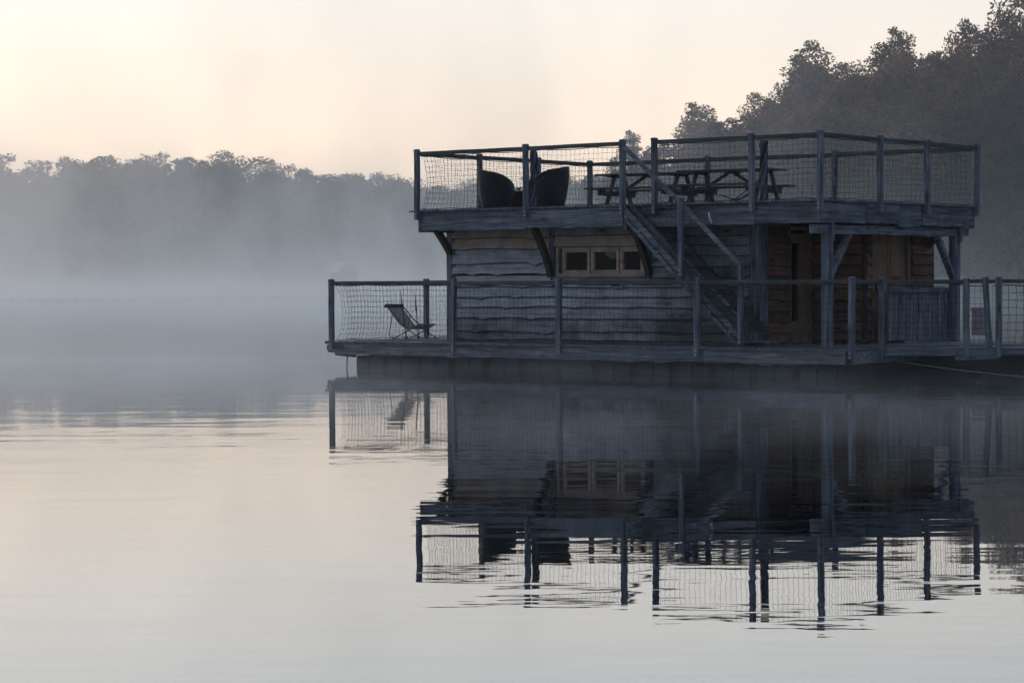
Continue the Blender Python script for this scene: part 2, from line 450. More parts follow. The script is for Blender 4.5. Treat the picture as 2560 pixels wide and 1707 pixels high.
def water_mat():
    m, nt, out = new_mat('lake_water')
    tc = nt.nodes.new('ShaderNodeTexCoord')
    dif = nt.nodes.new('ShaderNodeBsdfDiffuse'); dif.inputs[0].default_value = (0.012, 0.018, 0.022, 1)
    glo = N(nt, 'ShaderNodeBsdfGlossy', Roughness=0.012)
    fre = N(nt, 'ShaderNodeFresnel', IOR=1.36)
    def lay(scx, scy, rot, amp, det, dist=0.0):
        mp = nt.nodes.new('ShaderNodeMapping')
        mp.inputs['Scale'].default_value = (scx, scy, 1); mp.inputs['Rotation'].default_value = (0, 0, R(rot))
        nt.links.new(tc.outputs['Object'], mp.inputs['Vector'])
        n = N(nt, 'ShaderNodeTexNoise', Scale=1.0, Detail=det, Roughness=0.5, Distortion=dist)
        nt.links.new(mp.outputs[0], n.inputs['Vector'])
        return math_n(nt, 'MULTIPLY', n.outputs['Fac'], amp)
    # gentle crests running across the view, a weak cross sea, fine wrinkles and calm / ruffled lanes
    h = math_n(nt, 'ADD', lay(0.6, 2.6, 4, 0.0009, 2.0), lay(1.6, 7.0, -7, 0.00022, 2.0))
    h = math_n(nt, 'ADD', h, lay(3.6, 8.5, 5, 0.00016, 1.0))
    h = math_n(nt, 'ADD', h, lay(5.0, 7.0, 25, 0.00024, 1.0))
    h = math_n(nt, 'ADD', h, lay(0.9, 2.6, -3, 0.0013, 2.0))
    h = math_n(nt, 'ADD', h, lay(0.10, 0.42, 12, 0.0025, 1.0))
    h = math_n(nt, 'ADD', h, lay(0.30, 1.25, 2, 0.0042, 2.0))
    fine = lay(5.0, 16.0, 3, 0.00010, 2.0)
    lanes = N(nt, 'ShaderNodeTexNoise', Scale=1.0, Detail=3.0)
    mp = nt.nodes.new('ShaderNodeMapping'); mp.inputs['Scale'].default_value = (0.02, 0.075, 1)
    nt.links.new(tc.outputs['Object'], mp.inputs['Vector']); nt.links.new(mp.outputs[0], lanes.inputs['Vector'])
    lf = math_n(nt, 'MULTIPLY', math_n(nt, 'SUBTRACT', lanes.outputs['Fac'], 0.38), 4.0, clamp=True)
    h = math_n(nt, 'ADD', math_n(nt, 'MULTIPLY', h, math_n(nt, 'MULTIPLY_ADD', lf, 0.7, 0.5)), math_n(nt, 'MULTIPLY', fine, lf))
    b = N(nt, 'ShaderNodeBump', Strength=1.0, Distance=1.0)
    nt.links.new(h, b.inputs['Height'])
    for n_ in (glo, fre): nt.links.new(b.outputs[0], n_.inputs['Normal'])
    mx = nt.nodes.new('ShaderNodeMixShader')
    nt.links.new(math_n(nt, 'POWER', fre.outputs[0], 0.30), mx.inputs[0])
    nt.links.new(dif.outputs[0], mx.inputs[1]); nt.links.new(glo.outputs[0], mx.inputs[2])
    nt.links.new(mx.outputs[0], out.inputs['Surface'])
    return m
WATER_IOR = 1.40
MAT['water'] = water_mat()
wm = MB(); wm.add([(-900, -300, 0), (900, -300, 0), (900, 1500, 0), (-900, 1500, 0)], [(0, 1, 2, 3)])
tag(wm.build('water', MAT['water']), kind='structure')

# ------------------------------------------------------------------ houseboat
hb = empty('houseboat', O, -TH)
tag(hb, 'two-storey wooden houseboat with live-edge cladding, netted railings and an outside staircase', 'houseboat')
DZ = 0.45      # lower deck top
UZ = 2.72      # roof deck top
U0, U1, VB = -7.98, 0.0, 5.05
LU0, LU1, LV0, LV1 = -9.78, 0.65, -0.26, 5.3

# floats
k = 0
edges = [-9.45]
while edges[-1] < -0.6: edges.append(edges[-1] + 0.755)
for u in edges:
    f = MB()
    for v0 in (0.02,):
        b = f
        # rounded block with a centre seam and a shallow recess
        w = 0.59
        for (a0, a1) in ((u, u + w / 2 - 0.02), (u + w / 2 + 0.02, u + w)):
            c = 0.03
            prof = [(v0, -.25), (v0, .13), (v0 + c, .19), (v0 + 4.9, .19), (v0 + 4.9, -.25)]
            vs = [(a0, y, z) for y, z in prof] + [(a1, y, z) for y, z in prof]
            n = len(prof)
            f.add(vs, [tuple(range(n - 1, -1, -1)), tuple(range(n, 2 * n))] + [(i, (i+1) % n, n+(i+1) % n, n+i) for i in range(n)])
        f.box(u + w/2 - .02, u + w/2 + .02, v0 + .03, v0 + 4.8, -.25, .10)
        f.box(u + w/2 - .05, u + w/2 + .05, v0 - .012, v0 + .02, .135, .175)
        f.box(u + w + 0.003, u + 0.752, v0 + .09, v0 + 4.8, -.25, .18, m=1)
    f.build('float', [MAT['float'], MAT['float_gap']], hb)

# lower deck: boards across, edge boards, end grain
d = MB()
x = LU0
while x < LU1 - 0.02:
    x1 = min(x + 0.138, LU1)
    jf, jb = random.uniform(-.012, .012), random.uniform(-.02, .02)
    d.box(x, x1 - 0.006, LV0 - 0.035 + jf, LV1 + jb, DZ - 0.028, DZ + random.uniform(-.003, .003))
    x = x1
d.build('deck', MAT['grey_y'], hb)
e = MB()
segs = [(-9.72, -7.02), (-7.015, -1.98), (-1.975, 0.55)]
for i, (a, b) in enumerate(segs):
    e.board((a, LV0 + .045 + .004 * (i % 2), 0.212), (b, LV0 + .045, 0.212), (0, -1, 0), 0.205, 0.045, wl=0.010, wt=0.006, knots=0.028, seed=31 + i)
    e.board((a + .1, LV0 + .06, 0.30), (b - .1, LV0 + .06, 0.30), (0, -1, 0), 0.115, 0.012, seed=3)
e.board((LU0 + .03, LV0 + .1, 0.21), (LU0 + .03, LV1, 0.21), (-1, 0, 0), 0.2, 0.045, wl=0.01)
e.board((LU1 - .045, LV0 + .1, 0.225), (LU1 - .045, LV1, 0.225), (1, 0, 0), 0.19, 0.045, wl=0.01)
e.build('edge_board', MAT['grey_x'], hb)
be = MB()
be.box(-9.93, -9.62, LV0 - .02, LV0 + .09, .40, .452 - .005)
be.box(-9.90, -9.5, LV0 + .0, LV0 + .1, .29, .38)
be.beam((-9.9, LV0 + .06, .265), (-9.3, LV0 + .06, .255), .08, .035)
be.beam((-9.74, LV0 + .08, .22), (-9.3, LV0 + .08, .19), .08, .05)
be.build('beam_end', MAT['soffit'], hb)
bm = MB()
for v in (0.6, 1.8, 3.0, 4.2): bm.box(-9.5, .4, v, v + .12, .19, .42)
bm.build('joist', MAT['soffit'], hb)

# roof deck
d = MB()
x = U0 - 0.02
while x < U1 + 0.02:
    x1 = min(x + 0.14, U1 + .03)
    d.box(x, x1 - 0.006, -0.045 + random.uniform(-.006, .006), VB + .04, UZ - 0.03, UZ + random.uniform(-.002, .002))
    x = x1
# single boards running past the ends
d.box(U0 - 0.17, U0 + .2, -0.052, 0.03, UZ - 0.034, UZ - 0.008)
d.box(-0.1, 0.06, VB + .02, VB + .17, UZ - 0.04, UZ - 0.014)
d.build('roof_deck', MAT['grey_y'], hb)
e = MB()
fz = 2.365
for i, (a, b, off, z0, h) in enumerate([(U0, -5.66, 0, 2.355, .325), (-5.655, -3.67, -.012, 2.372, .315), (-3.52, -1.21, .05, 2.345, .335), (-1.205, -0.03, -.006, 2.362, .325)]):
    e.board((a, .06 + off, z0), (b, .06 + off, z0), (0, -1, 0), h, 0.055, wl=0.013, knots=0.018, seed=72 + i)
e.build('fascia_board', MAT['grey_x'], hb)
e = MB()
for i, (a, b, off, z0) in enumerate([(-.05, 1.35, 0, 2.36), (1.36, 2.42, .012, 2.37), (2.44, 3.2, -.01, 2.33), (3.21, 5.07, 0.004, 2.36)]):
    e.board((-.055 + off, a, z0), (-.055 + off, b, z0), (1, 0, 0), 2.68 - z0, .055, wl=0.012, knots=.02, seed=91 + i)
e.board((U0 + .055, -.01, 2.345), (U0 + .055, VB, 2.345), (-1, 0, 0), .335, .055, wl=.012, seed=5)
e.board((U0, VB - .055, 2.345), (U1, VB - .055, 2.345), (0, 1, 0), .335, .055, wl=.012, seed=6)
e.build('fascia_board', MAT['grey_y'], hb)
so = MB()
so.box(U0 + .06, U1 - .06, .08, VB - .06, 2.60, 2.685)
u = U0 + .4
while u < -.3:
    so.box(u, u + .09, .09, VB - .07, 2.42, 2.60); u += .62
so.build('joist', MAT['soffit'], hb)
cp = MB()      # nosing line under the boards
cp.box(U0, -3.64, -.012, 0, 2.675, 2.69); cp.box(-3.5, 0, -.012, 0, 2.675, 2.69)
cp.build('trim', MAT['rail'], hb)

# cabin walls -------------------------------------------------------------
rows = [0.49, 0.62, 0.848, 1.041, 1.206, 1.386, 1.599, 1.786, 2.034, 2.227, 2.372]
WV = 0.82
def clad(mb, p, q, out, rws, seed0, wl=0.015, kn=0.034, t=.03):
    for i in range(len(rws) - 1):
        h = rws[i + 1] - rws[i]
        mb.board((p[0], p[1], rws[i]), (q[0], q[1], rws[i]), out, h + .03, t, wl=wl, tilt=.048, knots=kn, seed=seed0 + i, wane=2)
w = MB()
clad(w, (-7.86, WV), (-5.74, WV), (0, -1, 0), [1.599, 1.786, 2.034, 2.227, 2.372], 201)
clad(w, (-5.63, WV), (-3.74, WV), (0, -1, 0), [2.05, 2.24, 2.40], 221, wl=.004, kn=0)
clad(w, (-3.62, WV), (-1.76, WV), (0, -1, 0), [1.53, 1.70, 1.87, 2.04, 2.20, 2.372], 241, wl=.012)
clad(w, (-7.86, WV), (-5.13, WV), (0, -1, 0), [0.49, 0.62, 0.848, 1.041, 1.206, 1.386, 1.555], 261)
clad(w, (-5.126, WV), (-1.76, WV), (0, -1, 0), [0.49, 0.635, 0.848, 1.036, 1.206, 1.372, 1.545], 281, wl=.007, kn=0.012)
# backing
w.box(-7.9, -5.62, WV + .002, WV + .08, .46, 2.62, m=1)
w.box(-5.618, -3.78, WV + .003, WV + .081, .46, 1.53, m=1)
w.box(-5.618, -3.78, WV + .003, WV + .081, 2.07, 2.62, m=1)
w.box(-3.778, -1.7, WV + .002, WV + .08, .46, 2.62, m=1)
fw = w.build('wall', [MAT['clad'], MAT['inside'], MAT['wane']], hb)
# rear and left walls
w = MB()
clad(w, (-7.93, 4.9), (-7.93, .85), (-1, 0, 0), rows, 301)
w.box(-7.92, -7.86, .92, 4.85, .46, 2.62, m=1)
w.box(-7.9, -3.7, 4.82, 4.88, .46, 2.62, m=1); w.box(-3.7, -3.1, 4.82, 4.88, .46, 2.098, m=1)
w.box(-3.7, -3.1, 4.82, 4.88, 2.1, 2.62, m=1); w.box(-3.1, -.8, 4.82, 4.88, .46, 2.62, m=1)
clad(w, (-.75, 4.89), (-4.3, 4.89), (0, 1, 0), rows[:5], 401)
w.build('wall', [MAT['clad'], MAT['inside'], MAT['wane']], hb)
# porch walls
EW1, EW2, PV = -1.66, -0.72, 2.58
w = MB()
rr = [0.49, .64, .80, .98, 1.15, 1.34, 1.55, 1.72, 1.9, 2.08, 2.3, 2.45]
clad(w, (EW1, 1.0), (EW1, 1.73), (1, 0, 0), rr, 501)
clad(w, (EW1, 2.50), (EW1, PV), (1, 0, 0), rr, 511)
w.box(EW1 - .08, EW1 - .002, .9, 1.76, .46, 2.62, m=1); w.box(EW1 - .08, EW1 - .002, 2.46, PV, .46, 2.62, m=1)
w.box(EW1 - .08, EW1 - .002, 1.76, 2.46, 2.33, 2.62, m=1)
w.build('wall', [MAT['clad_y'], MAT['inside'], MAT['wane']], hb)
w = MB()
clad(w, (EW1 + .02, PV), (EW2 - .02, PV), (0, -1, 0), rr, 521)
w.box(EW1, EW2 - .06, PV + .002, PV + .08, .46, 2.62, m=1)
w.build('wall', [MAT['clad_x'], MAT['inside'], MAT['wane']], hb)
w = MB()
clad(w, (EW2, 2.6), (EW2, 2.74), (1, 0, 0), rr, 531)
clad(w, (EW2, 4.12), (EW2, 4.84), (1, 0, 0), rr, 541)
w.box(EW2 - .08, EW2 - .002, 2.6, 2.78, .46, 2.62, m=1); w.box(EW2 - .08, EW2 - .002, 4.08, 4.88, .46, 2.62, m=1)
w.box(EW2 - .08, EW2 - .002, 2.78, 4.08, 2.38, 2.62, m=1)
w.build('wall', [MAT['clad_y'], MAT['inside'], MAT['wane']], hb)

def upright(name, x0, x1, y0, y1, z0, z1, mat=None):
    m_ = MB(); m_.beam(((x0+x1)/2, (y0+y1)/2, z0), ((x0+x1)/2, (y0+y1)/2, z1), abs(x1-x0), abs(y1-y0), up=(0, 1, 0), wob=.004)
    return m_.build(name, mat or MAT['grey_z'], hb)
upright('corner_post', -8.0, -7.845, WV - .07, WV + .09, DZ + .004, 2.6)
upright('corner_post', -7.84, -7.80, WV - .05, WV + .01, DZ + .004, 2.42)
upright('wall_post', -5.735, -5.64, WV - .055, WV + .05, 1.50, 2.42)
upright('wall_post', -3.73, -3.63, WV - .055, WV + .05, 1.50, 2.42)
upright('corner_post', -1.755, -1.5, WV - .08, WV + .12, DZ + .06, 2.6)
upright('corner_post', -1.68, -1.6, WV + .125, WV + .18, DZ + .06, 2.5, MAT['clad_y'])
upright('corner_post', EW2 - .02, EW2 + .05, 4.85, 4.92, DZ, 2.58, MAT['clad_y'])
upright('corner_post', EW2 - .07, EW2 + .035, PV - .04, PV + .06, DZ, 2.58, MAT['soffit'])
upright('porch_post', -.22, -.07, .33, .49, DZ, 2.22)
upright('porch_post', -.22, -.07, 4.55, 4.71, DZ, 2.22)
m_ = MB()
m_.board((-.07, -.02, 2.2), (-.07, 5.0, 2.2), (-1, 0, 0), .135, .14, wl=.012, wt=.004, seed=17)
m_.build('beam', MAT['grey_y'], hb)
for bx_ in ((-.055, -.02, .34, .42, 2.1, 2.48), (-.055, -.02, 4.6, 4.68, 2.1, 2.4)):
    m_ = MB(); m_.box(*bx_); m_.build('bracket', MAT['grey_z'], hb)
for (a, b) in (((-.14, .47, 1.55), (-.14, 1.06, 2.2)), ((-.14, 4.57, 1.5), (-.14, 3.98, 2.2))):
    m_ = MB(); m_.beam(a, b, .09, .11, up=(1, 0, 0)); m_.build('brace', MAT['grey_z'], hb)
m_ = MB(); m_.beam((-1.3, 4.7, 1.5), (-.4, 4.7, 2.3), .1, .1, up=(0, 1, 0)); m_.build('brace', MAT['brace'], hb)
# curved braces from wall to overhanging roof deck
for uu in (-7.9, -5.69, -3.68):
    m_ = MB()
    pts = []
    for i in range(9):
        t = i / 8
        pts.append(Vector((uu, WV - .075 - (.50) * t ** 1.3, 1.57 + .86 * t)) if uu > -7.5 else Vector((uu, WV - .06 - .42 * t ** 1.1, 1.98 + .45 * t)))
    for p, q in zip(pts, pts[1:]): pass
    vs, fs = [], []
    for i, p in enumerate(pts):
        dd = (pts[min(i+1, 8)] - pts[max(i-1, 0)]).normalized()
        nn = Vector((0, dd.z, -dd.y))
        hw = .055
        for a, b in ((-.045, -hw), (.045, -hw), (.045, hw), (-.045, hw)):
            vs.append(p + Vector((a, 0, 0)) + nn * b)
    for i in range(8):
        for j in range(4):
            q = (j + 1) % 4
            fs.append((i*4+j, i*4+q, i*4+4+q, i*4+4+j))
    fs += [(3, 2, 1, 0), (32, 33, 34, 35)]
    m_.add(vs, fs)
    m_.build('brace', MAT['brace'] if uu > -7.5 else MAT['soffit'], hb)
# plinth strip along the wall foot
m_ = MB(); m_.box(-7.84, -1.8, WV - .06, WV - .03, DZ + .004, DZ + .055)
m_.build('plinth', MAT['rail'], hb)
m_ = MB(); m_.box(-1.95, -1.2, WV - .35, WV + .02, DZ + .055, DZ + .085); m_.box(-1.9, -1.85, WV - .33, WV, DZ + .004, DZ + .05); m_.box(-1.3, -1.25, WV - .33, WV, DZ + .004, DZ + .05)
m_.build('step', MAT['grey_x'], hb)

# window in the front wall ---------------------------------------------------
win = MB()
z0, z1 = 1.60, 2.045
def frame_rect(mb, a0, a1, b0, b1, t, v0, v1, m=0):
    """ring of four rails in the front wall plane"""
    mb.box(a0, a1, v0, v1, b0, b0 + t, m); mb.box(a0, a1, v0, v1, b1 - t, b1, m)
    mb.box(a0, a0 + t, v0, v1, b0 + t, b1 - t, m); mb.box(a1 - t, a1, v0, v1, b0 + t, b1 - t, m)
frame_rect(win, -5.60, -3.76, 1.555, 2.085, .05, WV - .06, WV + .07)
winf = win.build('window', MAT['joinery'], hb)
for (a0, a1) in ((-5.475, -4.905), (-4.88, -4.31), (-4.285, -3.82)):
    s_ = MB(); frame_rect(s_, a0, a1, 1.607, 2.034, .05, WV - .045, WV + .03)
    frame_rect(s_, a0 + .05, a1 - .05, 1.657, 1.984, .014, WV - .03, WV + .02)
    s_.build('sash', MAT['joinery'], winf)
    g_ = MB(); g_.add([(a0 + .05, WV, 1.65), (a1 - .05, WV, 1.65), (a1 - .05, WV, 1.99), (a0 + .05, WV, 1.99)], [(0, 1, 2, 3)])
    g_.build('pane', MAT['glass'], winf)
s_ = MB(); s_.box(-5.62, -3.76, WV - .11, WV - .0455, 1.535, 1.565)
s_.build('sill', MAT['grey_x'], winf)

# glazed porch door (end wall) and plank door --------------------------------
dr = MB()
x0, x1 = EW1 - .03, EW1 + .03
dr.box(x0, x1, 1.77, 1.83, DZ + .02, 2.24); dr.box(x0, x1, 2.06, 2.30, DZ + .02, 2.24)
dr.box(x0, x1, 1.832, 2.058, DZ + .02, .82); dr.box(x0, x1, 1.832, 2.058, 2.09, 2.24)
dr.box(x1, x1 + .012, 1.86, 2.03, .78, .80); dr.box(x1, x1 + .012, 1.86, 2.03, .52, .54); dr.box(x1, x1 + .01, 2.12, 2.14, .5, 2.2)
door = dr.build('door', MAT['joinery_z'], hb)
f_ = MB()
f_.box(x0 - .01, x1 + .02, 1.735, 1.767, DZ, 2.3); f_.box(x0 - .01, x1 + .02, 2.303, 2.45, DZ, 2.3); f_.box(x0 - .01, x1 + .02, 1.735, 2.45, 2.3, 2.36)
f_.build('frame', MAT['joinery_z'], door)
g_ = MB(); g_.add([(EW1, 1.831, .82), (EW1, 2.059, .82), (EW1, 2.059, 2.09), (EW1, 1.831, 2.09)], [(0, 1, 2, 3)]); g_.build('pane', MAT['glass'], door)
dr = MB()
x0, x1 = EW2 - .03, EW2 + .012
v = 2.86
while v < 3.95:
    dr.box(x0, x1, v, v + .115, DZ + .02, 2.3); v += .12
dr.box(x1, x1 + .02, 2.9, 3.95, 1.18, 1.30); dr.box(x1, x1 + .02, 2.9, 3.95, .62, .74)
door2 = dr.build('door', MAT['joinery_z'], hb)
f_ = MB(); f_.box(x0, x1 + .03, 2.78, 2.855, DZ, 2.38); f_.box(x0, x1 + .03, 3.99, 4.1, DZ, 2.38); f_.box(x0, x1 + .03, 2.78, 4.1, 2.31, 2.38)
f_.build('frame', MAT['joinery_z'], door2)
h_ = MB(); h_.tube([(x1 + .02, 2.95, 1.32), (x1 + .07, 2.95, 1.32), (x1 + .07, 3.06, 1.32)], .01, 6); h_.box(x1, x1 + .02, 2.93, 2.97, 1.22, 1.42)
h_.build('handle', MAT['black_metal'], door2)
fl = MB(); fl.box(-7.85, -1.75, WV + .09, 4.8, .451, .47); fl.build('floor', MAT['inside'], hb)

# live-edge slab screen at the right-hand side
sc_ = MB()
v = 2.52
i = 0
while v < 4.5:
    wd = random.uniform(.13, .24)
    n = 10
    vs, fs = [], []
    off = random.uniform(-.01, .012)
    for kk in range(n + 1):
        z = DZ + .05 + (1.34 + random.uniform(-.02, .03) - DZ - .05) * kk / n if kk < n else 1.355
        e0 = random.uniform(-.012, .012); e1 = random.uniform(-.012, .012)
        vs += [(-.27 + off, v + e0, z), (-.235 + off, v + e0 + .01, z), (-.235 + off, v + wd - .01 + e1, z), (-.27 + off, v + wd + e1, z)]
    for kk in range(n):
        for j in range(4):
            q = (j + 1) % 4
            fs.append((kk*4+j, kk*4+q, kk*4+4+q, kk*4+4+j))
    fs += [(3, 2, 1, 0), (n*4, n*4+1, n*4+2, n*4+3)]
    sc_.add(vs, fs)
    v += wd + .004
sc_.build('slab_screen', MAT['slab_z'], hb)
m_ = MB(); m_.box(-.23, -.2, 2.5, 4.54, 1.27, 1.345); m_.box(-.3, -.21, 3.0, 4.54, DZ + .004, DZ + .05)
m_.build('screen_rail', MAT['grey_y'], hb)

# railings --------------------------------------------------------------------
def net_panel(name, p, q, z0, z1, parent, pull0=0.0, pull1=0.0, scallop=0.02, sp=0.093, bz0=None, bz1=None, r=.0027, slack=0.0):
    """knotted net between two posts: p, q are (x, y) in the local frame; z0/z1 may differ at q through bz0/bz1"""
    mb = MB()
    P, Q = Vector((p[0], p[1], 0)), Vector((q[0], q[1], 0))
    L = (Q - P).length
    nc = max(2, int(round(L / sp))); nr = max(2, int(round((z1 - z0) / sp)))
    nrm = Vector((-(Q - P).y, (Q - P).x, 0)).normalized()
    bz0 = z0 if bz0 is None else bz0; bz1 = z1 if bz1 is None else bz1
    ph = random.uniform(0, 6)
    sl = [random.uniform(-.012, .012) for _ in range(nr + 1)]
    pts = []
    for j in range(nr + 1):
        t = j / nr
        row = []
        for i in range(nc + 1):
            s = i / nc
            a, b = z0 + (bz0 - z0) * s, z1 + (bz1 - z1) * s
            b -= scallop * abs(math.sin(s * L * 3.1 + ph)) + slack * math.sin(s * math.pi)
            a += .006 * math.sin(s * L * 9 + ph)
            x = s * L
            x += pull0 * math.sin(math.pi * t) ** .6 * math.exp(-x / .5) - pull1 * math.sin(math.pi * t) ** .6 * math.exp(-(L - x) / .5)
            # near the foot the net is drawn diagonally outwards
            x += (-.03 * (1 - t * 4) if t < .25 and i > 0 else 0)
            if 0 < i < nc: x += random.uniform(-.009, .009) + sl[j]
            zz = a + (b - a) * t + (random.uniform(-.008, .008) if 0 < j < nr else 0)
            row.append(P + (Q - P) * (x / L) + nrm * random.uniform(-.012, .012) + Vector((0, 0, zz)))
        pts.append(row)
    for row in pts[1:-1]: mb.tube(row, r, 3, cap=False)
    for i in range(nc + 1): mb.tube([pts[j][i] for j in range(nr + 1)], r, 3, cap=False)
    mb.tube(pts[0], .006, 4); mb.tube(pts[-1], .0065, 4)
    return mb.build(name, MAT['net'], parent)

def rail_run(pts, zt, zb, parent_name, mat, net_z, post_w=.09, parent=hb, pulls=None, nets=True, posts=True, tilt=None, net_in=.05, inward=(0, 1)):
    """a railing: top rails between consecutive post positions, posts as sub-parts, nets as parts"""
    rl = MB()
    for i, (p, q) in enumerate(zip(pts, pts[1:])):
        a = Vector((*p, zt - .045 + random.uniform(-.006, .006))); b = Vector((*q, zt - .045 + random.uniform(-.006, .006)))
        dd = (b - a).normalized()
        rl.beam(a + dd * (post_w * .5 + .003), b - dd * (post_w * .5 + .003), .045, .068, wob=.003)
    r_ = rl.build('railing', mat, parent)
    if posts:
        for p in pts:
            m_ = MB(); lean = (random.uniform(-.012, .012), random.uniform(-.012, .012))
            m_.post(p[0], p[1], zb, zt + .03, post_w, post_w, lean=lean)
            if inward is not None:
                o_ = Vector((-inward[0], -inward[1], 0))
                for dz in (.035, .095):
                    c_ = Vector((p[0], p[1], zb + dz)) + o_ * post_w * .5
                    m_.disc(c_, .011, o_, 7, .008, m=1)
            m_.build('post', [MAT['grey_z'], MAT['bolt']], r_)
    if nets:
        for i, (p, q) in enumerate(zip(pts, pts[1:])):
            P, Q = Vector(p), Vector(q)
            dd = (Q - P).normalized()
            iv = Vector(inward) * net_in
            a = P + dd * .05 + iv; b = Q - dd * .05 + iv
            pl = pulls[i] if pulls else (.0, .0)
            net_panel('net', a, b, net_z[0], net_z[1], hb if parent is hb else parent, pl[0], pl[1])
    return r_

UR = 3.735
fp = -.045
rail_run([(-7.975, fp), (-5.61, fp), (-3.66, fp)], UR, 2.55, 'r', MAT['rail'], (2.735, 3.66), pulls=[(.14, .0), (0, 0)])
rail_run([(-3.03, fp), (-1.21, fp), (0.0, fp)], UR, 2.55, 'r', MAT['rail'], (2.735, 3.66))
rail_run([(0.045, 1.72), (0.045, 3.29), (0.045, 5.05)], UR, 2.55, 'r', MAT['rail_y'], (2.735, 3.66), inward=(-1, 0), pulls=[(0, 0), (0, .16)])
rl = MB(); rl.beam((0.03, .01, UR - .045), (0.045, 1.67, UR - .05), .045, .068); rl.build('railing', MAT['rail_y'], hb)
net_panel('net', (0.0, .03), (0.0, 1.67), 2.735, 3.66, hb)
rail_run([(-7.95, 1.66), (-7.95, 3.38), (-7.95, 5.0)], UR - .01, 2.6, 'r', MAT['rail_y'], (2.735, 3.65), inward=(1, 0))
rl = MB(); rl.beam((-7.95, .01, UR - .05), (-7.95, 1.61, UR - .055), .045, .068); rl.build('railing', MAT['rail_y'], hb)
net_panel('net', (-7.90, .04), (-7.90, 1.61), 2.735, 3.65, hb, pull0=.1)
rail_run([(-5.33, 5.03), (-2.68, 5.03)], UR - .01, 2.6, 'r', MAT['rail'], (2.735, 3.65), inward=(0, -1))
for a, b in ((-7.90, -5.38), (-2.63, -.02)):
    rl = MB(); rl.beam((a, 5.03, UR - .055), (b, 5.03, UR - .055), .045, .068); rl.build('railing', MAT['rail'], hb)
    net_panel('net', (a, 4.98), (b, 4.98), 2.735, 3.65, hb)
# thicker inner posts wrapped in spare netting
for (x, y, wd) in ((-5.56, .10, .085), (-1.19, .27, .095)):
    m_ = MB(); m_.post(x, y, UZ, 3.655, wd, wd, cap=False)
    for q in range(9):
        a0 = random.uniform(0, 6.28)
        pts = [(x + math.cos(a0 + t * .5) * (wd * .56 + random.uniform(0, .02)), y + math.sin(a0 + t * .5) * (wd * .56 + random.uniform(0, .02)), UZ + .92 * t / 12) for t in range(13)]
        m_.tube(pts, .006, 4, m=1)
    m_.build('post', [MAT['grey_z'], MAT['net']], hb)

# lower railings
LR = 1.51
lf = LV0 - .01
rail_run([(-9.775, lf), (-7.005, lf), (-4.778, lf), (-2.082, lf), (0.66, lf)], LR, .30, 'r', MAT['rail'], (.475, 1.44), pulls=[(.17, 0), (0, 0), (0, 0), (0, 0)])
rail_run([(-9.74, 2.3), (-9.74, 4.6)], LR, DZ, 'r', MAT['rail_y'], (.475, 1.44), inward=(1, 0))
rl = MB(); rl.beam((-9.74, lf + .05, LR - .045), (-9.74, 2.25, LR - .045), .045, .068); rl.build('railing', MAT['rail_y'], hb)
net_panel('net', (-9.70, .0), (-9.70, 2.25), .475, 1.44, hb, pull0=.12)
rl = MB(); rl.beam((.66, lf + .06, LR - .05), (.70, .52, LR - .05), .045, .068); rl.build('railing', MAT['rail_y'], hb)
net_panel('net', (.64, lf + .06), (.66, .52), .475, 1.42, hb)
m_ = MB(); m_.post(.705, .57, .27, 1.53, .075, .075); m_.build('post', MAT['grey_z'], hb)
# dark ties under the lower rail
for u in (-4.95, -3.75):
    m_ = MB(); m_.box(u, u + .16, lf + .03, lf + .05, 1.395, 1.425); m_.build('rail_block', MAT['brace'], hb)

# staircase --------------------------------------------------------------------
SU0, SZ0, SU1, SZ1 = -3.60, 2.70, -1.42, .60
def stringer(mb, v, u0, z0, u1, z1, hv, t):
    mb.add([(u0, v, z0), (u1, v, z1), (u1, v, z1 - hv), (u0, v, z0 - hv), (u0, v + t, z0), (u1, v + t, z1), (u1, v + t, z1 - hv), (u0, v + t, z0 - hv)],
           [(0, 3, 2, 1), (4, 5, 6, 7), (0, 1, 5, 4), (1, 2, 6, 5), (2, 3, 7, 6), (3, 0, 4, 7)])
st = MB()
stringer(st, -.075, -3.60, 2.70, -1.46, .69, .25, .045)
stair = st.build('staircase', MAT['grey_x'], hb)
s2 = MB(); stringer(s2, -.028, -3.54, 2.80, -1.40, .79, .14, .03); s2.build('stringer', MAT['rail'], stair)
s2 = MB(); stringer(s2, .60, -3.58, 2.71, -1.30, .70, .24, .045); s2.build('stringer', MAT['rail'], stair)
nt_ = 10
for i in range(nt_):
    t = (i + .6) / nt_
    u, z = -3.60 + 2.2 * t, 2.70 - 2.1 * t
    m_ = MB(); m_.box(u - .10, u + .14, .004, .598, z - .05, z - .012); m_.build('tread', MAT['rail_y'], stair)
for (u, za, zb) in ((-2.475, 1.55, 2.80), (-1.372, .50, 1.77)):
    m_ = MB(); m_.post(u, -.125, za, zb, .085, .085, cap=True)
    for dz in (.04, .11): m_.disc((u, -.168, za + dz), .011, (0, -1, 0), 7, .008, m=1)
    m_.build('post', [MAT['grey_z'], MAT['bolt']], stair)
m_ = MB(); m_.beam((-3.61, -.10, 3.66), (-2.52, -.10, 2.72), .045, .07); m_.beam((-2.43, -.10, 2.655), (-1.40, -.10, 1.735), .045, .07)
m_.build('handrail', MAT['grey_x'], stair)
upright('stair_post', -3.66, -3.585, -.02, .06, 2.30, 2.71, MAT['rail'])
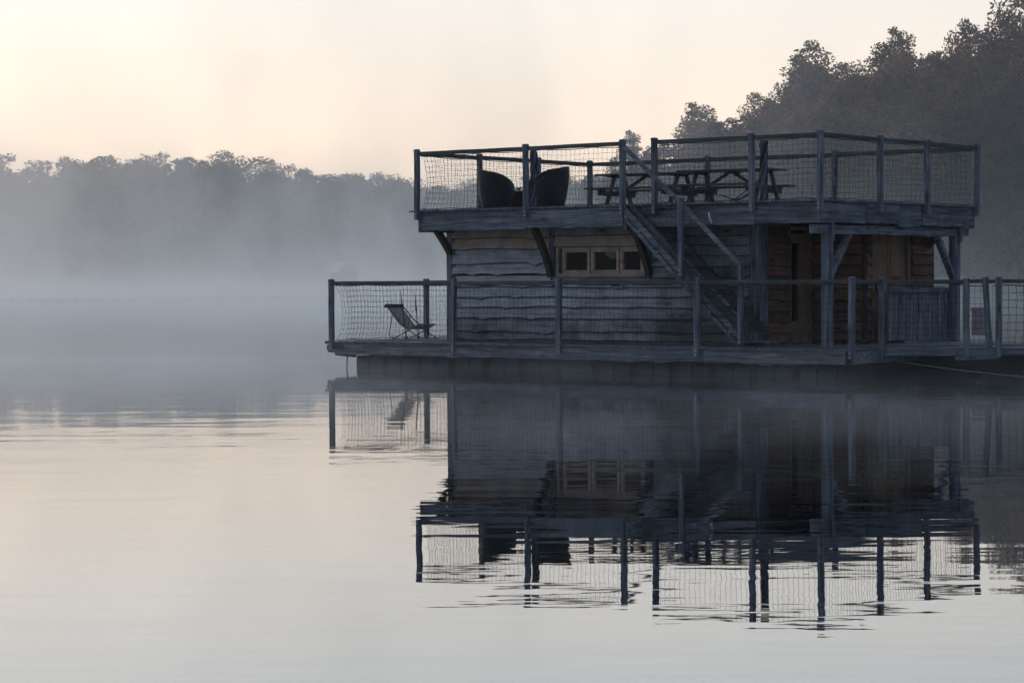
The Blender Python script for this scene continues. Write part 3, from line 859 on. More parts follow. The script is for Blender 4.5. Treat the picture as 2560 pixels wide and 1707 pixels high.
# net along the stairs and its tie cord with clips
mb = MB()
def zst(u): return 2.70 - (u + 3.60) * .94 - .02
def zhr(u): return 3.62 - (u + 3.60) * .871
cols = [-3.55 + .11 * i for i in range(20)]
for u in cols: mb.tube([(u + random.uniform(-.01, .01), -.09, zst(u) + (zhr(u) - zst(u)) * t / 6) for t in range(7)], .0028, 3, cap=False)
for j in range(1, 10): mb.tube([(u, -.09, zst(u) + (zhr(u) - zst(u)) * j / 10 + random.uniform(-.01, .01)) for u in cols], .0028, 3, cap=False)
mb.tube([(u, -.088, zst(u) - .12 + .012 * math.sin(u * 17)) for u in cols + [-1.45]], .008, 5)
for u in (-3.55, -3.3, -2.95, -2.55, -2.38, -1.95, -1.6): mb.disc((u, -.10, zst(u) - .12), .012, (0, -1, 0), 7, .01, m=1)
mb.build('net', [MAT['net'], MAT['bolt']], stair)
m_ = MB(); m_.tube([(-2.02, -.01, 2.55), (-1.99, -.03, 2.46), (-1.95, -.035, 2.385)], .022, 6)
m_.build('cleat', MAT['bolt'], hb)

# hanging chain at the left end
m_ = MB()
zc = .21
i = 0
while zc > -.12:
    cx, cy = -9.44 + .006 * math.sin(i), LV0 + .02
    pts = []
    for a in range(9):
        t = a / 8 * 2 * math.pi
        dx = .014 * math.cos(t)
        pts.append((cx + (dx if i % 2 else 0), cy + (0 if i % 2 else dx), zc - .022 + .026 * math.sin(t)))
    m_.tube(pts, .0055, 5)
    zc -= .036; i += 1
m_.tube([(-9.40, LV0 + .02, .23), (-9.43, LV0 + .02, .13), (-9.45, LV0 + .01, .06)], .006, 5)
m_.build('chain', MAT['chain'], hb)

# ------------------------------------------------------------------ paper lantern in the cabin
m_ = MB()
n1, n2 = 10, 16
vs, fs = [], []
for i in range(n1 + 1):
    a = math.pi * i / n1
    for j in range(n2):
        b = 2 * math.pi * j / n2
        vs.append((.15 * math.sin(a) * math.cos(b), .15 * math.sin(a) * math.sin(b), .13 * math.cos(a) * (1.0 + .02 * (i % 2))))
for i in range(n1):
    for j in range(n2):
        fs.append((i*n2+j, i*n2+(j+1) % n2, (i+1)*n2+(j+1) % n2, (i+1)*n2+j))
m_.add(vs, fs)
ln = empty('paper_lantern', W(-4.66, 1.12, 1.985), 0)
tag(ln, 'round white paper lantern hanging behind the middle window pane', 'lantern')
m_.build('shade', plain('white_paper', (0.75, 0.75, 0.74), .8, var=.05), ln, smooth=True)
c_ = MB(); c_.tube([(0, 0, .13), (0, 0, .57)], .004, 5); c_.build('cord', MAT['black_metal'], ln)

# ------------------------------------------------------------------ tub chairs, low table
def make_tub():
    root = empty('tub_chair')
    n1, n2 = 9, 40
    def pt(i, j, rad_in):
        a = 2 * math.pi * j / n2              # 0 = front (+x)
        back = (1 - math.cos(a)) / 2          # 0 front, 1 back
        top = .36 + .35 * (1 - (1 - back) ** 2.3) ** .7
        t = i / n1
        z = .04 + (top - .04) * t
        rr = (.245 + .095 * math.sin(min(1.0, t * 1.05) * math.pi * .5) - .012 * t * t) - rad_in
        return (rr * math.cos(a) * 1.0, rr * math.sin(a) * .98, z)
    m = MB(); vs, fs = [], []
    for i in range(n1 + 1): vs += [pt(i, j, 0) for j in range(n2)]
    for i in range(n1, 3, -1): vs += [pt(i, j, .035) for j in range(n2)]
    nr = (n1 + 1) + (n1 - 3)
    for i in range(nr - 1):
        for j in range(n2):
            fs.append((i*n2+j, i*n2+(j+1) % n2, (i+1)*n2+(j+1) % n2, (i+1)*n2+j))
    fs.append(tuple(range(n2 - 1, -1, -1)))
    m.add(vs, fs)
    m.build('shell', MAT['wicker'], root, smooth=True)
    c = MB()
    ring = lambda z, r: [(r * math.cos(2*math.pi*j/24), r * math.sin(2*math.pi*j/24), z) for j in range(24)]
    lv = [(.24, .24), (.25, .262), (.33, .265), (.36, .25), (.365, .1)]
    vs = []; fs = []
    for z, r in lv: vs += ring(z, r)
    for i in range(len(lv) - 1):
        for j in range(24): fs.append((i*24+j, i*24+(j+1) % 24, (i+1)*24+(j+1) % 24, (i+1)*24+j))
    fs.append(tuple(range(23, -1, -1))); fs.append(tuple(4*24 + j for j in range(24)))
    c.add(vs, fs); c.build('cushion', plain('dark_cushion', (0.05, 0.045, 0.05), .9), root, smooth=True)
    for k in range(4):
        a = math.pi / 4 + k * math.pi / 2
        l = MB(); l.tube([(.17 * math.cos(a), .17 * math.sin(a), 0), (.17 * math.cos(a), .17 * math.sin(a), .045)], .02, 8); l.build('leg', MAT['black_metal'], root)
    return root
tub = make_tub()
tag(tub, 'dark wicker tub chair with its high back to the left corner, facing the table', 'tub chair', 'wicker tub chairs on the roof deck')
tub.location = W(-7.30, 1.30, UZ); tub.rotation_euler = (0, 0, R(-14))
copy_tree(tub, W(-5.93, 1.05, UZ), R(180 + 16), 'dark wicker tub chair nearest the railing, high back turned to the right')
copy_tree(tub, W(-7.36, 2.7, UZ), R(180 + 22), 'dark wicker tub chair half hidden behind the other right-hand one', sc=(1, 1, .97))
tb = empty('side_table', W(-7.12, 1.9, UZ), R(-30))
tag(tb, 'low dark wicker table between the tub chairs with a small bird on it', 'side table')
m_ = MB(); m_.box(-.22, .22, -.22, .22, .02, .325); m_.build('body', MAT['wicker'], tb)
m_ = MB(); m_.beam((-.24, 0, .34), (.24, 0, .34), .48, .025); m_.build('tabletop', MAT['black_metal'], tb)

# ------------------------------------------------------------------ picnic tables
def make_picnic():
    root = empty('picnic_table')
    t = MB()
    for k in range(5): t.box(-.9 + random.uniform(-.01, .01), .9 + random.uniform(-.01, .01), -.36 + .146 * k, -.36 + .146 * k + .138, .672, .70)
    for x in (-.62, 0, .62): t.box(x - .04, x + .04, -.34, .34, .635, .671)
    t.build('tabletop', MAT['picnic'], root)
    for s in (-1, 1):
        b = MB()
        for k in range(2): b.box(-.9, .9, s * .68 - .14 + .143 * k, s * .68 - .14 + .143 * k + .136, .405, .435)
        for x in (-.62, .62): b.box(x - .035, x + .035, s * .68 - .13, s * .68 + .13, .375, .404)
        b.build('bench', MAT['picnic'], root)
    for x in (-.62, .62):
        for s in (-1, 1):
            l = MB(); l.beam((x + .05, s * .2, .66), (x + .05, s * .64, .0), .095, .045, up=(1, 0, 0)); l.build('leg', MAT['picnic'], root)
        c = MB(); c.beam((x - .0, -.8, .34), (x - .0, .8, .34), .045, .09); c.build('crossbar', MAT['picnic'], root)
    for s in (-1, 1):
        c = MB(); c.beam((s * .58, 0, .33), (s * .06, 0, .64), .06, .05); c.build('brace', MAT['picnic'], root)
    return root
pt_ = make_picnic()
tag(pt_, 'wooden picnic table left of the stair handrail on the roof deck', 'picnic table', 'picnic tables on the roof deck')
pt_.location = (2.48, 42.4, UZ); pt_.rotation_euler = (0, 0, R(-27))
copy_tree(pt_, (3.86, 41.05, UZ), R(-28), 'wooden picnic table right of the stair handrail, overlapping the other one')

# ------------------------------------------------------------------ folding deck chairs
def make_deckchair():
    """side profile in x (forward) / z, width along y"""
    root = empty('deck_chair')
    wd = .27
    prof = [(-.42, .80), (-.36, .70), (-.27, .56), (-.19, .43), (-.12, .33), (-.03, .265), (.08, .25), (.20, .275), (.31, .345)]
    n = len(prof)
    s = MB(); vs = []
    for j in range(7):
        y = -wd + .02 + (2 * wd - .04) * j / 6
        sag = .03 * (1 - ((j - 3) / 3) ** 2)
        for i, (x, z) in enumerate(prof):
            k = math.sin(math.pi * i / (n - 1)) * sag
            vs.append((x - k * .4, y, z - k))
    fs = [(j*n+i, j*n+i+1, (j+1)*n+i+1, (j+1)*n+i) for j in range(6) for i in range(n - 1)]
    s.add(vs, fs)
    s.build('sling', MAT['sling'], root, smooth=True)
    pd = MB(); pd.beam((-.415, -wd, .795), (-.415, wd, .795), .05, .085, up=(.4, 0, .7)); pd.build('headrest', plain('black_headrest', (.02, .02, .022), .8), root)
    for y in (-wd, wd):
        f = MB(); f.tube([(-.42, y, .82), (-.19, y * 1.0, .50), (.08, y, .20), (.34, y, .012)], .012, 7); f.build('leg', MAT['black_metal'], root)
        f = MB(); f.tube([(.31, y * .93, .35), (.02, y * .93, .17), (-.28, y * .93, .012)], .012, 7); f.build('leg', MAT['black_metal'], root)
        f = MB(); f.tube([(-.26, y * 1.04, .575), (-.34, y * 1.04, .10), (-.30, y * 1.04, .05)], .007, 6); f.build('strut', MAT['black_metal'], root)
    c = MB(); c.tube([(.34, -wd, .012), (.34, wd, .012)], .011, 7); c.tube([(-.28, -wd, .012), (-.28, wd, .012)], .011, 7)
    c.tube([(.31, -wd, .35), (.31, wd, .35)], .011, 7); c.tube([(-.30, -wd, .05), (-.30, wd, .05)], .007, 6)
    c.build('crossbar', MAT['black_metal'], root)
    return root
dc = make_deckchair()
tag(dc, 'folding deck chair with see-through sling and black headrest on the lower deck', 'deck chair', 'folding deck chairs')
dc.location = W(-9.26, 1.35, DZ); dc.rotation_euler = (0, 0, R(36)); dc.scale = (1, 1, .76)
copy_tree(dc, W(-3.35, 3.0, UZ), R(168), 'low bluish folding deck chair half hidden under the picnic table bench', sc=(1, 1, .62))
# two thin furled poles standing behind the deck chair
for i, (u, v, lx) in enumerate(((-9.64, 1.6, -.09), (-9.64, 1.95, -.06))):
    p_ = empty('thin_pole', W(u, v, DZ), 0)
    tag(p_, ['thin pointed dark pole rising behind the middle of the deck chair back', 'thin pointed dark pole rising just left of the railing post behind the deck chair'][i],
        'pole', 'pointed poles behind the deck chair')
    m_ = MB()
    m_.tube([(0, 0, .0), (lx * .5, 0, .42), (lx, 0, .80)], .013, 7, r2=.008)
    m_.build('shaft', MAT['grey_z'], p_)
    m_ = MB()
    m_.tube([(lx * .63, 0, .50), (lx * .75, 0, .56), (lx * .9, 0, .68), (lx * 1.06, 0, .86)], .021, 7, r2=.004)
    m_.build('furled_cloth', MAT['black_metal'], p_)
    m_ = MB(); m_.tube([(0, 0, 0), (0, 0, .035)], .035, 10, r2=.022); m_.build('foot', MAT['black_metal'], p_)

# ------------------------------------------------------------------ birds
def bird(loc, rz, label, pale):
    r_ = empty('small_bird', loc, rz)
    tag(r_, label, 'bird', None)
    m = MB()
    prof = [(-.045, .0, .036), (-.035, .011, .036), (-.015, .02, .036), (.008, .023, .040), (.026, .018, .050), (.034, .0145, .060), (.042, .0135, .066), (.050, .009, .067), (.056, .0, .066)]
    n = 8; vs, fs = [], []
    for x, rr, z in prof:
        for j in range(n):
            a = 2 * math.pi * j / n
            vs.append((x, rr * math.cos(a) * .85, z + rr * math.sin(a)))
    for i in range(len(prof) - 1):
        for j in range(n): fs.append((i*n+j, i*n+(j+1) % n, (i+1)*n+(j+1) % n, (i+1)*n+j))
    m.add(vs, fs)
    m.add([(-.03, -.008, .038), (-.03, .008, .038), (-.095, .006, .028), (-.095, -.006, .028), (-.03, -.008, .033), (-.03, .008, .033), (-.095, .006, .025), (-.095, -.006, .025)],
          [(0, 1, 2, 3), (7, 6, 5, 4), (0, 3, 7, 4), (1, 5, 6, 2), (3, 2, 6, 7)])
    m.tube([(.054, 0, .066), (.068, 0, .063)], .003, 5, r2=.0008)
    m.build('body', MAT['bird_pale'] if pale else MAT['bird'], r_, smooth=True)
    for s in (-1, 1):
        l = MB(); l.tube([(.0, s * .007, .03), (.004, s * .008, .012), (.002, s * .008, 0), (.012, s * .008, 0.001)], .0016, 4); l.build('leg', MAT['black_metal'], r_)
    return r_
bird(W(-7.22, 1.86, UZ + .353), R(5), 'small dark songbird standing on the low table between the tub chairs', False)
bird(W(.045, 1.16, UR - .012), R(-165), 'small pale grey bird perched on the top right rail of the roof deck', True)

# ------------------------------------------------------------------ jetty on the right
jt = empty('jetty', (5.62, 35.35, 0), 0)
tag(jt, 'wooden landing jetty with netted railing leading to the right from the houseboat', 'jetty')
JZ = .455
d = MB()
y = 0.0
# boards along x; left ends follow the houseboat's slanting side
while y < 7.4:
    x0 = .02 + (y - .05) * .776 if y > .1 else .05
    d.box(x0 + random.uniform(-.01, .01), 8.6, y, y + .138, JZ - .03, JZ + random.uniform(-.003, .003)); y += .145
d.build('deck', MAT['grey_x'], jt)
d = MB()
d.board((.04, .045, .335), (1.12, .045, .335), (0, -1, 0), .09, .045, wl=.006, seed=8)
d.board((1.13, .04, .325), (1.72, .04, .325), (0, -1, 0), .10, .045, wl=.006, seed=9)
d.board((1.73, .06, .34), (8.6, .06, .34), (0, -1, 0), .085, .045, wl=.006, seed=10)
d.beam((1.1, .02, .29), (1.75, .02, .31), .12, .06)
d.build('edge_board', MAT['grey_x'], jt)
d = MB()
for xx in (2.2, 4.4, 6.6): d.box(xx, xx + .9, .5, 7.0, -.3, .38)
d.box(.6, 8.5, .3, .42, .2, .42)
d.build('float', MAT['float_gap'], jt)
posts = [(1.21, -.02, 0), (1.56, .02, .03), (1.70, -.0, -.0), (3.6, 0, 0), (5.6, 0, 0)]
# x from px at Y~35.35
posts = [((2414 - 1280) / F_PX * 35.4 - 5.62, -.02, .0), ((2474 - 1280) / F_PX * 35.4 - 5.62, .03, -.07), ((2495 - 1280) / F_PX * 35.4 - 5.62, -.01, 0), (3.6, 0, 0), (5.6, 0, 0)]
for (x, y, ln_) in posts:
    m_ = MB(); m_.post(x, y, .32 if ln_ == 0 else .4, 1.53 if x > 1.3 else 1.515, .085, .085, lean=(ln_, 0)); m_.build('post', MAT['grey_z'], jt)
rl = MB()
rl.beam((.05, .0, 1.455), (posts[0][0] - .045, 0, 1.452), .045, .068)
rl.beam((posts[0][0] + .045, .01, 1.458), (posts[1][0] - .12, .01, 1.462), .045, .06)
rl.beam((posts[1][0] - .02, .06, 1.456), (posts[2][0] - .045, .05, 1.456), .045, .055)
rl.beam((posts[2][0] + .045, .0, 1.458), (3.55, 0, 1.458), .045, .06); rl.beam((3.65, .0, 1.458), (5.55, 0, 1.458), .045, .06)
rl.build('railing', MAT['rail'], jt)
net_panel('net', (.08, .03), (posts[0][0] - .05, .03), .475, 1.415, jt, slack=.03, scallop=.0)
net_panel('net', (posts[0][0] + .06, .03), (posts[1][0] - .05, .04), .475, 1.41, jt)
net_panel('net', (posts[2][0] + .06, .03), (3.55, .03), .475, 1.40, jt, sp=.11)
net_panel('net', (posts[2][0] + .1, .9), (3.9, .9), .475, 1.40, jt, sp=.12)
net_panel('net', (3.66, .03), (5.55, .03), .475, 1.40, jt, sp=.11)

# terracotta bowl on the rail
bw = MB(); vs, fs = [], []
lv = [(0.0, .045), (.02, .06), (.05, .078), (.066, .082), (.068, .074), (.03, .055), (.02, .001)]
for z, r_ in lv: vs += [(r_ * math.cos(2*math.pi*j/20), r_ * math.sin(2*math.pi*j/20), z) for j in range(20)]
for i in range(len(lv) - 1):
    for j in range(20): fs.append((i*20+j, i*20+(j+1) % 20, (i+1)*20+(j+1) % 20, (i+1)*20+j))
bw.add(vs, fs); b_ = bw.build('bowl', MAT['pot'], smooth=True)
b_.location = (5.62 + .20, 35.35, 1.49)
tag(b_, 'small reddish terracotta bowl standing on the right-hand railing', 'bowl')

# pale reddish storage chest on the far side of the jetty
ch = empty('storage_chest', ((2441 - 1280) / F_PX * 42.3, 42.2, JZ), R(-4))
tag(ch, 'low pinkish wooden chest at the far edge of the jetty, seen through the net', 'chest')
MAT['chest'] = wood('faded_red_wood', (0.45, 0.33, 0.31), (0.6, 0.45, 0.42), (0.7, 0.55, 0.52), 'X')  # red lightened so the colour itself carries the paling by mist
m_ = MB()
for k in range(4): m_.box(-.125, .135, -.17, .17, .02 + .115 * k, .02 + .115 * k + .108)
m_.build('body', MAT['chest'], ch)
m_ = MB(); m_.box(-.14, .15, -.19, .19, .482, .52); m_.build('lid', MAT['chest'], ch)

# mooring rope
m_ = MB()
p0 = Vector(((2167 - 1280) / F_PX * 36.4, 36.4, .30)); p1 = Vector((6.75, 29.5, .235))
pts = []
for i in range(25):
    t = i / 24
    p = p0.lerp(p1, t); p.z -= .12 * math.sin(math.pi * t) * .25
    pts.append(p)
m_.tube(pts, .007, 5)
p2 = Vector((14.5, 24.5, .6))
m_.tube([p1.lerp(p2, i / 8) for i in range(9)], .007, 5)
for t in (.0, .045, .095):
    c = p0.lerp(p1, t); m_.tube([c + Vector((-.012, 0, 0)), c + Vector((.02, 0, -.004))], .016, 7)
tag(m_.build('mooring_rope', MAT['rope']), 'thin pale mooring rope running low over the water to the right', 'rope')
m_ = MB()
z = .29; i = 0
while z > -.06:
    pts = []
    for a in range(9):
        t = a / 8 * 2 * math.pi
        dx = .011 * math.cos(t)
        pts.append(((2167 - 1280) / F_PX * 36.4 + (dx if i % 2 else 0), 36.4 + (0 if i % 2 else dx), z - .018 + .022 * math.sin(t)))
    m_.tube(pts, .0045, 5); z -= .03; i += 1
tag(m_.build('mooring_chain', MAT['bolt']), 'short grey chain hanging into the water beside the mooring rope', 'chain')

# ------------------------------------------------------------------ far floating hut
ht = empty('floating_hut', ((860 - 1280) / F_PX * 178, 178, 0), R(14))
ht.scale = (.78, .78, 1.03)
tag(ht, 'small floating hut with a pale roof slope, faint in the mist', 'hut')
m_ = MB(); m_.box(-1.2, 1.2, -.9, .9, .25, 1.94); m_.build('wall', plain('pale_hut_boards', (0.45, 0.45, 0.44), .8), ht)
m_ = MB()
m_.add([(-1.75, -1.2, 1.96), (-.80, -1.2, 1.96), (.22, -.05, 2.66), (-.72, -.05, 2.66)], [(0, 1, 2, 3)])
m_.add([(-.80, -1.2, 1.95), (1.45, -1.2, 1.95), (.9, 0.0, 2.60), (.22, 0.0, 2.60), (-1.45, 1.2, 1.95), (1.45, 1.2, 1.95), (-.62, 0, 2.60), (-1.45, -1.2, 1.95)],
       [(0, 1, 2, 3), (3, 2, 5, 4, 6), (7, 0, 3, 6), (7, 6, 4), (1, 5, 2), (7, 4, 5, 1, 0)], 1)
m_.build('roof', [plain('pale_sheet_roof', (0.84, 0.88, 0.92), .35, var=.03), plain('grey_shingle_roof', (0.5, 0.5, 0.52), .8)], ht)  # one slope painted paler as if lit, the rest grey like the mist
m_ = MB(); m_.box(-1.5, 1.5, -1.2, 1.2, -.1, .25); m_.build('float', MAT['float'], ht)
m_ = MB(); m_.box(-.2, .5, -.93, -.901, .3, 1.35); m_.build('door', MAT['brace'], ht)

# ------------------------------------------------------------------ lily pads (uncountable)
m_ = MB()
lv, lfc = [], []
for i in range(2600):
    x = random.uniform(-46, 2)
    base = 176 - 3 * math.sin(x * .13) + (x + 20) * .12
    if random.random() < .35: y = base + random.gauss(0, 1.4)
    else: y = base + random.gauss(4, 9)
    dens = .5 + .5 * math.sin(x * .9) * math.sin(x * .37 + 1)
    if random.random() > .35 + .65 * dens: continue
    r = random.uniform(.08, .19)
    tz = random.uniform(0, .10) if random.random() < .5 else 0
    a0 = random.uniform(0, 6.28); tl = random.uniform(-.7, .7) if tz else 0
    n = 6
    b = len(lv)
    for k in range(n):
        a = a0 + .3 + k * (2 * math.pi - .6) / (n - 1)
        lv.append((x + r * math.cos(a), y + r * math.sin(a), .012 + tz + r * math.sin(a) * tl * .6 + abs(tl) * r * .5))
    lv.append((x, y, .012 + tz + abs(tl) * r * .5))
    for k in range(n - 1): lfc.append((b + k, b + k + 1, b + n))
m_.add(lv, lfc)
tag(m_.build('lily_pads', MAT['pad']), 'scattered water lily pads in a thin band on the misty lake', 'lily pads', kind='stuff')

# ------------------------------------------------------------------ trees
def leaves_mesh(name, centers, radii, counts, size, mat, core=None, seed=0, flat=.8):
    g_ = np.random.default_rng(seed)
    P, S = [], []
    for c, r, n in zip(centers, radii, counts):
        d_ = g_.normal(size=(n, 3)); d_ /= np.linalg.norm(d_, axis=1)[:, None]
        rr = r * (.30 + .72 * g_.random(n) ** .7)
        p = d_ * rr[:, None]; p[:, 2] *= flat
        P.append(p + np.array(c)); S.append(size * (.6 + .8 * g_.random(n)))
    if core is not None:
        (cx, cz, rx, rz, n) = core
        d_ = g_.normal(size=(n, 3)); d_ /= np.linalg.norm(d_, axis=1)[:, None]
        rr = g_.random(n) ** .45
        p = d_ * rr[:, None] * np.array([rx, rx, rz]); p[:, 2] += cz; p[:, 0] += cx
        P.append(p); S.append(size * 2.3 * (.7 + .6 * g_.random(n)))
    P = np.concatenate(P); S = np.concatenate(S)
    keep = P[:, 2] > .15
    P, S = P[keep], S[keep]
    n = len(P)
    a = g_.normal(size=(n, 3)); a /= np.linalg.norm(a, axis=1)[:, None]
    b = g_.normal(size=(n, 3)); b -= a * (a * b).sum(1)[:, None]; b /= np.linalg.norm(b, axis=1)[:, None]
    a *= S[:, None] * .5; b *= (S * (.45 + .3 * g_.random(n)))[:, None] * .5
    V = np.stack([P - a, P + b * .9 - a * .1, P + a, P - b * .9 + a * .15], axis=1).reshape(-1, 3)
    me = bpy.data.meshes.new(name)
    me.vertices.add(4 * n); me.vertices.foreach_set('co', V.ravel())
    me.loops.add(4 * n); me.loops.foreach_set('vertex_index', np.arange(4 * n))
    me.polygons.add(n); me.polygons.foreach_set('loop_start', np.arange(n) * 4); me.polygons.foreach_set('loop_total', np.full(n, 4))
    me.materials.append(mat)
    me.update(calc_edges=True)
    o = bpy.data.objects.new(name, me); COL.objects.link(o)
    return o

def make_tree(name, H, Wd, seed, mat, size=.36, nl=7000, low=.12, airy=False, lobes=34, topheavy=0.0, lean=0.0):
    r = random.Random(seed)
    root = empty(name)
    cz, rz, rx = H * (1 + low) / 2, H * (1 - low) / 2, Wd / 2
    cs, rs = [], []
    for i in range(lobes):
        for _ in range(30):
            z = r.uniform(-1, 1); a = r.uniform(0, 2 * math.pi)
            rho = r.uniform(.55, .86) if not airy else r.uniform(.35, .9)
            q = math.sqrt(max(0, 1 - z * z))
            wz = 1.0 - .25 * max(0, z) + .12 * topheavy * z
            p = Vector((rx * rho * q * math.cos(a) * wz + lean * (z + 1) * rx * .3, rx * rho * q * math.sin(a) * wz, cz + rz * rho * z * 1.02))
            rr = r.uniform(.15, .31) * Wd if not airy else r.uniform(.10, .18) * Wd
            if all((p - c).length > .55 * min(rr, q_) for c, q_ in zip(cs, rs)): break
        cs.append(p); rs.append(rr)
    tot = sum(q * q for q in rs)
    cn = [int(nl * q * q / tot) for q in rs]
    # sprigs poking out of the outline
    for i in range(lobes):
        c, q = cs[i], rs[i]
        dv = Vector((r.gauss(0, 1), r.gauss(0, 1), abs(r.gauss(0, 1)) + .3)).normalized()
        cs.append(c + dv * q * .95); rs.append(q * .38); cn.append(int(cn[i] * .2))
    o = leaves_mesh('crown', cs, rs, cn, size, mat, core=None if airy else (lean * rx * .3, cz * .97, rx * .72, rz * .86, int(nl * .3)), seed=seed)
    o.parent = root
    t = MB()
    t.tube([(0, 0, -.6), (.05 * r.uniform(-1, 1), 0, H * .2), (lean * rx * .25, .1, H * .5), (lean * rx * .5, 0, H * .86)], H * .018 + .05, 8, r2=.05)
    for i in range(0, lobes, 2 if not airy else 1):
        c = cs[i]; z0 = max(H * .12, min(H * .75, c.z - abs(c.x) - .8))
        s_ = Vector((lean * rx * .5 * z0 / H, 0, z0))
        mid = s_.lerp(c, .5) + Vector((0, 0, -.25)) + Vector((r.uniform(-.3, .3), r.uniform(-.3, .3), 0))
        t.tube([s_, mid, c], .10 if not airy else .07, 5, r2=.025)
        if airy:
            for _ in range(3):
                e_ = c + Vector((r.gauss(0, 1), r.gauss(0, 1), r.gauss(.3, 1))).normalized() * rs[i] * 1.1
                t.tube([mid.lerp(c, .6), e_], .03, 4, r2=.012)
    t.build('trunk', MAT['bark'], root, smooth=True)
    return root

PX = lambda px, Y: (px - 1280) / F_PX * Y
def top_h(px, py, Y): return CAM_Z + (694 - .005 * (px - 1280) - py) / F_PX * Y

protos = {}
def place(kind, px, py, Y, wpx, label, group, extra=1.0, rz=None):
    H0, W0, root, used = protos[kind]
    gz = ground_z(PX(px, Y), Y)
    H = top_h(px, py, Y) - max(gz, 0) + .2
    Wd = wpx / F_PX * Y
    sc = (Wd / W0, Wd / W0 * extra, H / H0)
    rz = random.uniform(0, 6.28) if rz is None else rz
    loc = (PX(px, Y), Y, max(gz, 0) - .1)
    if not used:
        root.location = loc; root.rotation_euler = (0, 0, rz); root.scale = sc; root['label'] = label
        protos[kind][3] = True; o = root
    else:
        o = copy_tree(root, loc, rz, label, sc)
    o['category'] = 'tree'; o['group'] = group
    return o
def proto(kind, *a, **k):
    protos[kind] = [a[1], a[2], make_tree(*a, **k), False]
proto('fa', 'broadleaf_tree', 19, 10, 1, MAT['leaf_far'], size=.34, nl=14000, low=.02, lobes=34)
proto('fb', 'broadleaf_tree', 18, 9, 2, MAT['leaf_far'], size=.34, nl=13000, low=.02, lobes=28)
proto('fc', 'broadleaf_tree', 19, 8, 3, MAT['leaf_far'], size=.30, nl=8000, low=.25, airy=True, lobes=44)
proto('ra', 'broadleaf_tree', 20, 9, 4, MAT['leaf_warm'], size=.29, nl=32000, low=.05, lobes=44)
proto('rb', 'broadleaf_tree', 18, 8, 5, MAT['leaf_warm'], size=.29, nl=28000, low=.05, lobes=38, topheavy=.6)
proto('rc', 'broadleaf_tree', 20, 9, 6, MAT['leaf_green'], size=.29, nl=26000, low=.03, lobes=38)
proto('rd', 'broadleaf_tree', 19, 7, 8, MAT['leaf_warm'], size=.24, nl=20000, low=.35, airy=True, lobes=64)

GL_ = 'trees across the misty lake'
ords = ['leftmost', 'second from left', 'third from left', 'fourth from left', 'fifth from left', 'sixth from left', 'seventh from left', 'eighth from left',
        'ninth from left', 'tenth from left', 'eleventh from left', 'twelfth from left', 'thirteenth from left', 'fourteenth from left', 'fifteenth from left', 'sixteenth from left', 'seventeenth from left', 'eighteenth from left']
left_trees = [('fb', -60, 372, 150), ('fa', 5, 388, 100), ('fc', 122, 372, 150), ('fb', 200, 392, 110), ('fa', 262, 364, 140), ('fb', 355, 378, 120), ('fa', 470, 368, 165),
              ('fb', 565, 380, 140), ('fb', 672, 398, 90), ('fc', 760, 396, 105), ('fa', 705, 418, 140), ('fc', 880, 408, 120), ('fb', 830, 430, 140), ('fa', 960, 444, 150),
              ('fb', 1050, 456, 130), ('fa', 1150, 458, 110), ('fb', 1250, 478, 130), ('fa', 1370, 490, 150)]
look = {'fa': 'full rounded grey tree', 'fb': 'dense lumpy grey tree', 'fc': 'thin-crowned tree with sky showing through'}
for i, (kd, px, py, wp) in enumerate(left_trees):
    place(kd, px, py, 330 + random.uniform(-4, 8), wp * 1.75, f'{look[kd]}, {ords[i]} in the crest line across the lake', GL_)
for i, px in enumerate(range(-80, 1500, 98)):
    o = place(['fa', 'fb'][i % 2], px, 432 + random.uniform(-18, 26), 321, 190, 'lower tree standing in the front rank along the misty far shore', 'front rank of trees along the far shore')
GR_ = 'trees on the right-hand hillside'
right_trees = [('rc', 1545, 425, 236, 70, 'low dusky tree showing left of the handrail behind the picnic table'),
               ('rd', 1604, 331, 236, 120, 'small feathery tree top left of the airy one, above the stair opening'),
               ('rc', 1650, 395, 236, 110, 'low bushy tree between the two feathery tree tops'),
               ('rd', 1768, 258, 234, 205, 'airy tree with open branches standing apart from the hillside wood'),
               ('rb', 1745, 345, 232, 160, 'squat brownish tree below the airy one'),
               ('rb', 1850, 330, 232, 120, 'low round tree at the foot of the hillside wood'),
               ('ra', 1935, 228, 232, 125, 'brown tree stepping down at the left end of the hillside wood'),
               ('rb', 2035, 128, 234, 165, 'tall brown tree with the first high crown from the left'),
               ('ra', 2150, 158, 230, 150, 'brown tree in the dip between two high crowns'),
               ('rd', 2285, 74, 238, 190, 'highest open-crowned tree with sky showing through its top'),
               ('ra', 2240, 135, 228, 170, 'dense brown tree right beneath the highest open crown'),
               ('rb', 2400, 84, 236, 125, 'narrow brown tree between the open crown and the right edge group'),
               ('ra', 2485, 55, 234, 150, 'tall dark brown tree second from the right edge'),
               ('ra', 2600, -10, 232, 200, 'tallest dark tree cut by the right edge'),
               ('ra', 2030, 260, 224, 160, 'mid-height brown tree in front of the first high crown'),
               ('rc', 2130, 300, 222, 160, 'dull green tree in the middle of the hillside wood'),
               ('ra', 2230, 265, 222, 170, 'rounded brown tree above the far right roof-deck rail post'),
               ('rb', 2340, 225, 224, 170, 'brown tree in front of the narrow one'),
               ('rc', 2440, 235, 220, 170, 'dark green tree right of the roof-deck corner'),
               ('rc', 2550, 190, 222, 180, 'dark green tree in front of the tallest one at the right edge'),
               ('rb', 1940, 340, 222, 150, 'brown tree just above the long front rail of the roof deck')]
for kd, px, py, Y, wp, lb in right_trees:
    place(kd, px, py, Y, wp * (1.35 if kd == 'rd' else 1.65), lb, GR_)
